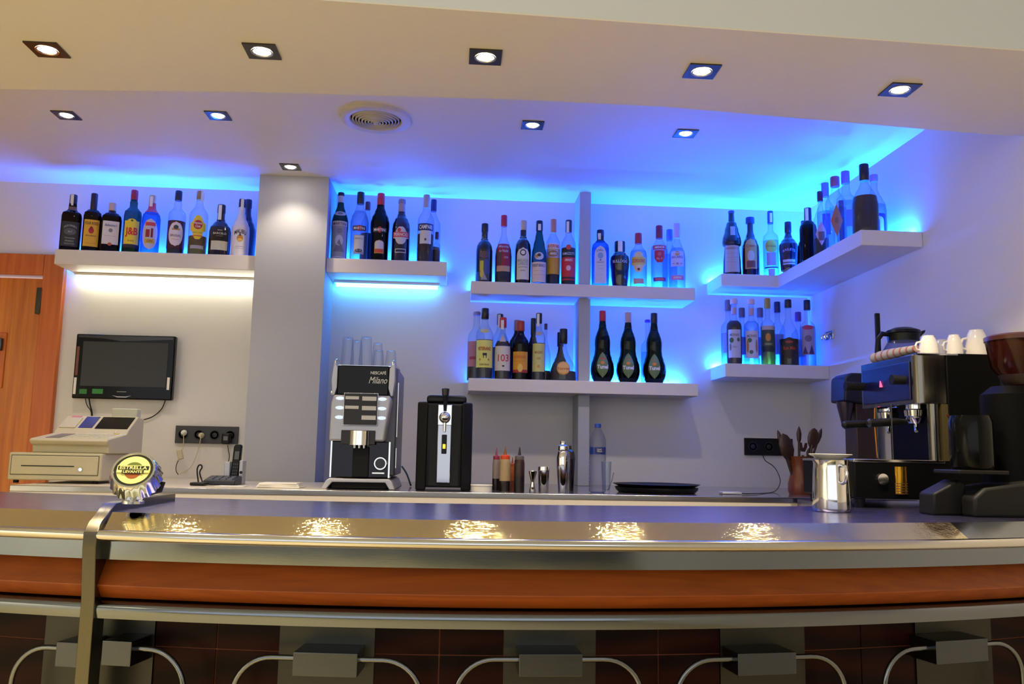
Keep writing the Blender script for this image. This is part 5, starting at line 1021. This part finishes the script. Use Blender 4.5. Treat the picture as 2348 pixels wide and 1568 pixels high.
# ------------------------------------------------------------ bottle-cap shaped beer tap
Yq = 2.06; p = at_y(309, 1096, Yq)
t = thing('beer_tap', 'chrome bottle-cap shaped beer tap emblem on the metal strap', 'beer tap', (p.x, Yq, ZT+.02))
cz = p.z-(ZT+.02)+.008; r_ = wp(47, Yq)
n = 21; vs = []; fs = []; NS = n*6
prof = [(-.020, 1.16, .10), (-.012, 1.12, .085), (.006, 1.06, .05), (.016, 1.0, .015), (.021, .95, 0), (.021, .86, 0), (.0185, .84, 0)]
for z, k_, fl in prof:
    for i in range(NS): a = 2*pi*i/NS; rr_ = r_*(k_+fl*.38*cos(n*a)); vs.append((rr_*cos(a), rr_*sin(a), z))
for j in range(len(prof)-1): fs += [(j*NS+i, j*NS+(i+1) % NS, (j+1)*NS+(i+1) % NS, (j+1)*NS+i) for i in range(NS)]
fs.append(tuple(range(NS-1, -1, -1)))
R3 = Matrix.Translation((0, 0, cz)) @ Matrix.Rotation(radians(6), 4, 'Z') @ Matrix.Rotation(radians(57), 4, 'X')
MB().add(vs, fs).xf(R3).build('crown_cap', M['chrome'], t, smooth=50)
def disc(r0, z, m, nm, par=t, a0=0, a1=2*pi, cx_=0, cy_=0, sy=1.):
    return MB().lathe([(z-.001, 0), (z-.001, r0), (z, r0), (z, 0)], 48).xf(R3 @ Matrix.Translation((cx_, cy_, 0)) @ Matrix.Diagonal((1, sy, 1, 1))).build(nm, m, par)
dk = cm((34, 40, 34), .2, coat=.6); yl_ = cm((232, 226, 140), .3, coat=.6); gr = cm((96, 110, 50), .3)
fa = disc(r_*.84, .0195, dk, 'emblem_face')
disc(r_*.74, .0203, yl_, 'emblem_disc', fa); disc(r_*.42, .0208, gr, 'emblem_centre', fa); disc(r_*.34, .0211, cm((150, 80, 40), .3), 'emblem_badge', fa, cy_=-r_*.12)
MB().box(-r_*.72, r_*.72, -r_*.16, r_*.22, .0212, .0222).xf(R3).build('banner', yl_, fa)
MB().box(-r_*.68, r_*.68, -r_*.02, r_*.19, .0222, .0226).xf(R3).build('banner', dk, fa); MB().box(-r_*.48, r_*.48, -r_*.22, -r_*.04, .0222, .0226).xf(R3).build('banner', dk, fa)
TX = R3 @ Matrix.Translation((0, 0, .0232)) @ Matrix.Rotation(-pi/2, 4, 'X')
flat_text('ESTRELLA', r_*1.2, r_*.17, R3 @ Matrix.Translation((0, r_*.085, .0232)) @ Matrix.Rotation(-pi/2, 4, 'X') , yl_, fa, bold=.02)
flat_text('LEVANTE', r_*.84, r_*.13, R3 @ Matrix.Translation((0, -r_*.13, .0232)) @ Matrix.Rotation(-pi/2, 4, 'X'), yl_, fa, bold=.02)
MB().tube([(0, 0, .0), (0, .0, .02), (0, .02, cz-.02)], [.016, .012, .010], 14).build('stem', M['chrome'], t)
MB().lathe([(0, 0), (0, .024), (.006, .024), (.008, .018)], 20).build('mount', M['chrome'], t)
MB().tube([(.02, .02, .02), (.05, .03, .03), (.055, .03, .05)], .006, 10).build('tap_knob', M['black'], t)
# ------------------------------------------------------------ espresso machine at the right
YN = 2.70
X0 = at_y(2100, 870, YN).x; YFR = at_x(1975, 880, X0).y; X1 = XR-.03
zt = at_y(2105, 811, YN).z-ZT; zb = at_y(2105, 925, YN).z-ZT; xb = at_y(1958, 1090, YN).x
zbt = at_y(2000, 1054, YN).z-ZT; D_ = YFR-YN
t = thing('espresso_machine', 'steel two-group espresso machine with black side panel, cups on top', 'espresso machine', (X0, YN, ZT))
W_ = X1-X0; bx = xb-X0
r_ = .03; arc = [(r_-r_*cos(a), r_-r_*sin(a)) for a in [pi/2*i/6 for i in range(7)]]
MB().prism(arc+[(W_*.36, 0), (W_*.36, D_), (0, D_)], 'z', zb, zt).build('steel_head', M['brushed2'] if 'brushed2' in M else steel('machine_steel', (124, 120, 112), .22, stretch=(40, 40, 1)), t, bevel=.003, smooth=50)
MB().prism([(W_*.36, -.004), (W_, -.004), (W_, D_), (W_*.36, D_)], 'z', zbt, zt+.004).build('side_panel', cm((8, 8, 8), .5, spec=.08), t, bevel=.004)
MB().box(-.006, .0, .03, D_-.02, zb+.014, zt-.022).build('control_panel', cm((14, 14, 60), .3), t, bevel=.005)
for yy, ln in ((D_-.03, .07), (.06, .045)):
    MB().lathe([(0, .0), (0, .017), (ln, .015), (ln, 0)], 20, (-.006-ln, yy, (zb+zt)/2), axis='x').build('steam_knob', M['blackm'], t)
MB().prism([(0, 0), (.018, 0), (.014, .022)], 'x', -.009, -.006).xf(Matrix.Translation((0, D_*.55, (zb+zt)/2-.012))).build('warning_light', emit('pink_glow', (1, .08, .2), 1.4), t)
MB().box(bx, W_, 0, D_+.03, .028, zbt).build('drip_base', cm((9, 9, 10), .4, spec=.12), t, bevel=.006)
MB().box(bx, W_*.3, -.002, D_+.03, zbt-.008, zbt+.002).build('drip_tray', M['rim'], t, bevel=.002)
for x in (bx+.03, W_-.04):
    for y in (.03, D_): MB().lathe([(0, .014), (.028, .018)], 12, (x, y, 0)).build('foot', M['blackm'], t)
p = at_y(2143, 980, YN).x-X0; q = at_y(2163, 980, YN).x-X0
MB().lathe([(zbt, 0), (zbt, (q-p)*.6), (zb, (q-p)*.6), (zb, 0)], 20, ((p+q)/2-.01, .015, 0)).build('corner_column', steel('machine_steel', (170, 166, 160), .25), t)
MB().box(q-.004, q+.034, -.001, .02, zbt, zb).build('rating_plate', cm((90, 80, 50), .4, metal=.4), t)
for zf in (.15, .45, .8): MB().lathe([(-.003, 0), (-.003, .005), (0, .005)], 12, (q+.018, 0, zbt+(zb-zbt)*zf), axis='y').build('rivet', cm((90, 20, 16), .4), t)
gx = .035
for yy, nm in ((.075, 0), (D_-.12, 1)):
    MB().lathe([(zb-.045, 0), (zb-.045, .026), (zb-.038, .034), (zb-.018, .036), (zb-.014, .030), (zb, .030)], 12, (gx, yy, 0)).build('group_head', M['chrome'], t)
    b = MB().lathe([(zb-.062, 0), (zb-.062, .022), (zb-.047, .030), (zb-.043, .031)], 20, (gx, yy, 0)).build('portafilter', M['chrome'], t)
    MB().tube([(gx-.03, yy, zb-.055), (gx-.05, yy, zb-.056), (gx-.07, yy, zb-.058), (gx-.13, yy, zb-.062), (gx-.16, yy, zb-.064), (gx-.168, yy, zb-.064)], [.006, .009, .014, .013, .015, .008], 14).build('portafilter_handle', M['black'], b)
    MB().tube([(gx, yy, zb-.06), (gx, yy, zb-.075), (gx-.006, yy-.012, zb-.088)], .006, 10).build('coffee_spout', M['chrome'], b)
MB().tube([(-.075, D_*.35, zb-.01), (-.078, D_*.35, zb-.06), (-.073, D_*.35, zbt+.03), (-.070, D_*.35, zbt+.008)], [.003, .003, .004, .006], 10).build('steam_wand', cm((170, 110, 50), .25, metal=.8), t)
MB().tube([(-.075, D_*.35, zb-.01), (0, D_*.35, zb-.004)], .004, 8).build('wand_arm', M['chrome'], t)
for px_, yy in ((2012, .12), (2046, .05)):
    xx = at_y(px_, 1000, YN+yy).x-X0; MB().tube([(xx, yy, zb-.0), (xx, yy, zbt)], .0022, 8).build('water_tube', M['dark'], t)
MB().lathe([(0, .0), (0, .018), (.010, .020), (.010, 0)], 24, (at_y(2022, 1096, YN).x-X0, -.010, (zbt+.03)/2), axis='y').build('pressure_gauge', M['chrome'], t)
ex0, ex1 = at_y(2050, 1100, YN).x-X0, at_y(2083, 1100, YN).x-X0; ez0, ez1 = at_y(2066, 1133, YN).z-ZT, at_y(2066, 1070, YN).z-ZT
MB().lathe([(max(ez0, .032), 0), (max(ez0, .032), (ex1-ex0)*.5), (ez1, (ex1-ex0)*.5), (ez1, 0)], 20, ((ex0+ex1)/2, .012, 0)).build('brass_sleeve', mat('brass', (190, 140, 40), .25, metal=1), t)
for i in range(5): MB().lathe([(.045+.008*i, (ex1-ex0)*.5+.001), (.048+.008*i, (ex1-ex0)*.5+.001)], 20, ((ex0+ex1)/2, .012, 0)).build('sleeve_ring', cm((90, 60, 20), .4), t)
MB().tube([(W_*.02, -.002, zt), (W_*.5, -.002, zt)], .004, 8).build('cup_rail', M['chrome'], t)
ZTOP = ZT+zt+.005
def cup(px, top, Y, wpx, label, hs=1):
    p = at_y(px, 800, Y); r_ = wp(wpx, Y)/2; h_ = at_y(px, top, Y).z-ZTOP
    c = thing('coffee_cup', label, 'cup', (p.x, Y, ZTOP), 'upturned white cups on the espresso machine')
    MB().lathe([(0, r_*.96), (0, r_), (h_*.3, r_*.97), (h_*.65, r_*.86), (h_*.88, r_*.68), (h_*.93, r_*.6), (h_, r_*.58), (h_, r_*.5), (h_*.96, r_*.48), (h_*.96, 0)], 32).build('cup_body', M['china'], c)
    MB().tube([(-r_*.93*hs, 0, h_*.22), (-r_*1.35*hs, -.004, h_*.26), (-r_*1.5*hs, -.006, h_*.45), (-r_*1.3*hs, -.004, h_*.62), (-r_*.8*hs, 0, h_*.68)], r_*.11, 8).build('cup_handle', M['china'], c)
cup(2129, 770, YN+.06, 46, 'white cup upturned at the left end of the cup row')
cup(2160, 779, YN+.19, 42, 'white cup half hidden behind the two leftmost cups')
cup(2188, 768, YN+.055, 40, 'white cup upturned second from the left in the front row')
cup(2240, 757, YN+.045, 56, 'largest white cup, front right of the row')
cup(2266, 764, YN+.16, 44, 'white cup at the right, behind the largest cup', -1)
a = at_y(1990, 818, YFR-.03); c = at_y(2086, 806, YN+.10)
o = MB().tube([(0, 0, 0), (.012, -.1, .004), (c.x-a.x, c.y-a.y, .006)], [.020, .019, .012], 14).build('rolled_towel', None, loc=(a.x+.025, a.y, ZTOP+.020))
m, nt, b_ = base_mat('striped_towel'); N = nt.nodes; tc = N.new('ShaderNodeTexCoord'); wv = N.new('ShaderNodeTexWave'); wv.bands_direction = 'Y'; wv.inputs['Scale'].default_value = 9; cr = N.new('ShaderNodeValToRGB')
cr.color_ramp.elements[0].color = (*lin((190, 110, 80)), 1); cr.color_ramp.elements[1].color = (*lin((206, 196, 170)), 1); cr.color_ramp.elements[1].position = .35
nt.links.new(tc.outputs['Object'], wv.inputs['Vector']); nt.links.new(wv.outputs['Fac'], cr.inputs[0]); nt.links.new(cr.outputs[0], b_.inputs['Base Color']); b_.inputs['Roughness'].default_value = .9
o.data.materials.append(m); tag(o, 'rolled striped dish towel on the left edge of the espresso machine', 'towel')
# glass coffee pot behind
yp = YFR-.055; p = at_y(2072, 790, yp); r_ = wp(84, yp)/2; h_ = at_y(2072, 752, yp).z-ZTOP
t = thing('coffee_pot', 'glass coffee pot with black lid and handle on the espresso machine', 'coffee pot', (p.x, yp, ZTOP))
MB().lathe([(0, 0), (0, r_*1.1), (.01, r_*1.25), (h_*.3, r_*1.2), (h_*.62, r_*.82), (h_*.66, r_*.78)], 32).build('pot_glass', glass('pot_glass_clear', (200, 205, 225), (130, 130, 170), .04, body=.08), t)
MB().lathe([(h_*.62, r_*.84), (h_*.82, r_*.88), (h_*.84, r_*.95), (h_*.92, r_*.9), (h_, r_*.5), (h_, 0)], 32).build('lid', M['black'], t)
MB().prism([(r_*.7, h_*.84), (r_*1.25, h_*.96), (r_*1.2, h_*.88), (r_*.8, h_*.70)], 'y', -.012, .012).build('pouring_lip', M['black'], t, bevel=.003)
MB().tube([(-r_*.8, 0, h_*.80), (-r_*1.25, 0, h_*.82), (-r_*1.5, 0, h_*.66), (-r_*1.62, 0, h_*.12)], [.008, .010, .009, .008], 10).build('handle', M['black'], t)
p = at_y(2014, 800, YFR-.02); q = at_y(2009, 718, YFR-.02)
o = MB().box(-.009, .009, -.006, .006, 0, q.z-ZTOP).build('black_spatula', M['black'], bevel=.003, loc=(p.x, YFR-.02, ZTOP)); tag(o, 'black spatula standing upright behind the coffee pot handle', 'spatula')
# chrome hook plate on the right wall
p = at_x(1901, 769, XR-.004)
t = thing('wall_hook', 'small chrome bracket on the right wall beside the syrup shelf', 'hook', (XR, p.y, p.z))
MB().box(-.006, -.001, -.045, .045, -.022, .022).build('hook_plate', M['chrome'], t, bevel=.002)
for yy in (-.03, 0, .03): MB().tube([(-.006, yy, .008), (-.024, yy, .004), (-.028, yy, -.008), (-.022, yy, -.018)], .004, 8).build('hook_arm', M['chrome'], t)
# second small grinder beyond the machine
Yg = 3.50; p = at_y(1940, 900, Yg)
t = thing('coffee_grinder', 'small black grinder with overhanging head behind the espresso machine', 'grinder', (p.x+.03, Yg, ZK))
z0_, z1_ = at_y(1940, 920, Yg).z-ZK, at_y(1940, 854, Yg).z-ZK; a_ = at_y(1936, 890, Yg).x-p.x-.03
MB().prism([(a_, z0_), (a_+.004, z1_-.02), (a_+.03, z1_), (.10, z1_), (.12, z0_), (.05, z0_-.01)], 'y', 0, .14).build('grinder_head', cm((18, 18, 36), .4), t, bevel=.008)
MB().box(.02, .11, .02, .13, .02, z0_).build('grinder_column', cm((60, 40, 30), .4), t, bevel=.004)
MB().box(-.02, .13, 0, .15, 0, .02).build('grinder_base', M['blackm'], t, bevel=.003)
MB().lathe([(z0_-.10, 0), (z0_-.10, .016), (z0_-.02, .034), (z0_, .036)], 20, (-.012, .05, 0)).build('dosing_funnel', cm((70, 60, 70), .3, metal=.4), t)
# large grinder at the right edge
YG = 2.36
def gx_(px, py): return at_y(px, py, YG)
p = at_y(2300, 1180, YG)
t = thing('bean_grinder', 'black bean grinder with brown hopper cut by the right edge', 'bean grinder', (p.x, YG, ZT))
L = lambda px, py: (at_y(px, py, YG).x-p.x, max(.0, at_y(px, py, YG).z-ZT))
x_a = L(2215, 1150)[0]
MB().prism([(x_a, 0), (x_a, L(2215, 1140)[1]), (L(2240, 1118)[0], L(2240, 1118)[1]), (L(2348, 1090)[0]+.12, L(2348, 1090)[1]), (L(2348, 1090)[0]+.12, 0)], 'y', -.04, .12).build('grinder_base', cm((28, 28, 27), .5, spec=.2), t, bevel=.008)
MB().prism([(L(2148, 1160)[0], .0), (L(2150, 1128)[0], L(2150, 1132)[1]), (L(2210, 1100)[0], L(2210, 1100)[1]), (L(2226, 1110)[0], L(2226, 1110)[1]), (L(2215, 1160)[0], 0)], 'y', .02, .10).build('tamper_base', cm((18, 18, 18), .5, spec=.2), t, bevel=.006)
cx_, cz0 = L(2250, 1078); cz1 = L(2250, 952)[1]; rr_ = wp(98, YG)/2
MB().lathe([(cz0, 0), (cz0, rr_*.95), (cz0+.01, rr_), (cz1-.02, rr_), (cz1, rr_*.9), (cz1, 0)], 32, (cx_, .04, 0)).build('doser', cm((6, 6, 7), .15, spec=.15), t)
MB().prism([(L(2185, 1090)[0], cz0-.012), (L(2300, 1090)[0], cz0-.012), (L(2300, 1090)[0], cz0), (L(2185, 1090)[0], cz0)], 'y', -.03, .10).build('portafilter_fork', cm((24, 24, 24), .35, spec=.2), t, bevel=.003)
MB().lathe([(L(2350, 1100)[1]-.01, 0), (L(2350, 1100)[1]-.01, .085), (L(2350, 900)[1], .080), (L(2350, 880)[1], .05), (L(2350, 880)[1], 0)], 32, (L(2372, 1000)[0], .10, 0)).build('motor_body', cm((5, 5, 5), .5, spec=.08), t)
hx = L(2392, 820)[0]; hz0, hz1 = L(2350, 882)[1], L(2350, 762)[1]; hr = wp(78, YG)
MB().lathe([(hz0, .045), (hz0+.02, .05), (hz0+.06, hr*.85), (hz1-.01, hr)], 40, (hx, .10, 0)).build('bean_hopper', glass('brown_plastic', (84, 26, 12), (30, 8, 4), .1, body=.3), t)
o = MB().lathe([(hz0, .0), (hz0, .043), (hz0+.06, hr*.80), (hz0+.075, hr*.80), (hz0+.08, 0)], 40, (hx, .10, 0)).build('coffee_beans', mat('beans', (40, 20, 10), .5, noise=.4, nscale=160, bump=.6), loc=(p.x, YG, ZT)); o['kind'] = 'stuff'; tag(o, 'dark coffee beans filling the bottom of the brown hopper', 'coffee beans')
MB().lathe([(hz1-.012, hr*1.02), (hz1, hr*1.03), (hz1+.006, hr*.9), (hz1+.008, 0)], 40, (hx, .10, 0)).build('hopper_lid', cm((60, 26, 16), .3), t)
# steel worktop edge trim of the right wall side
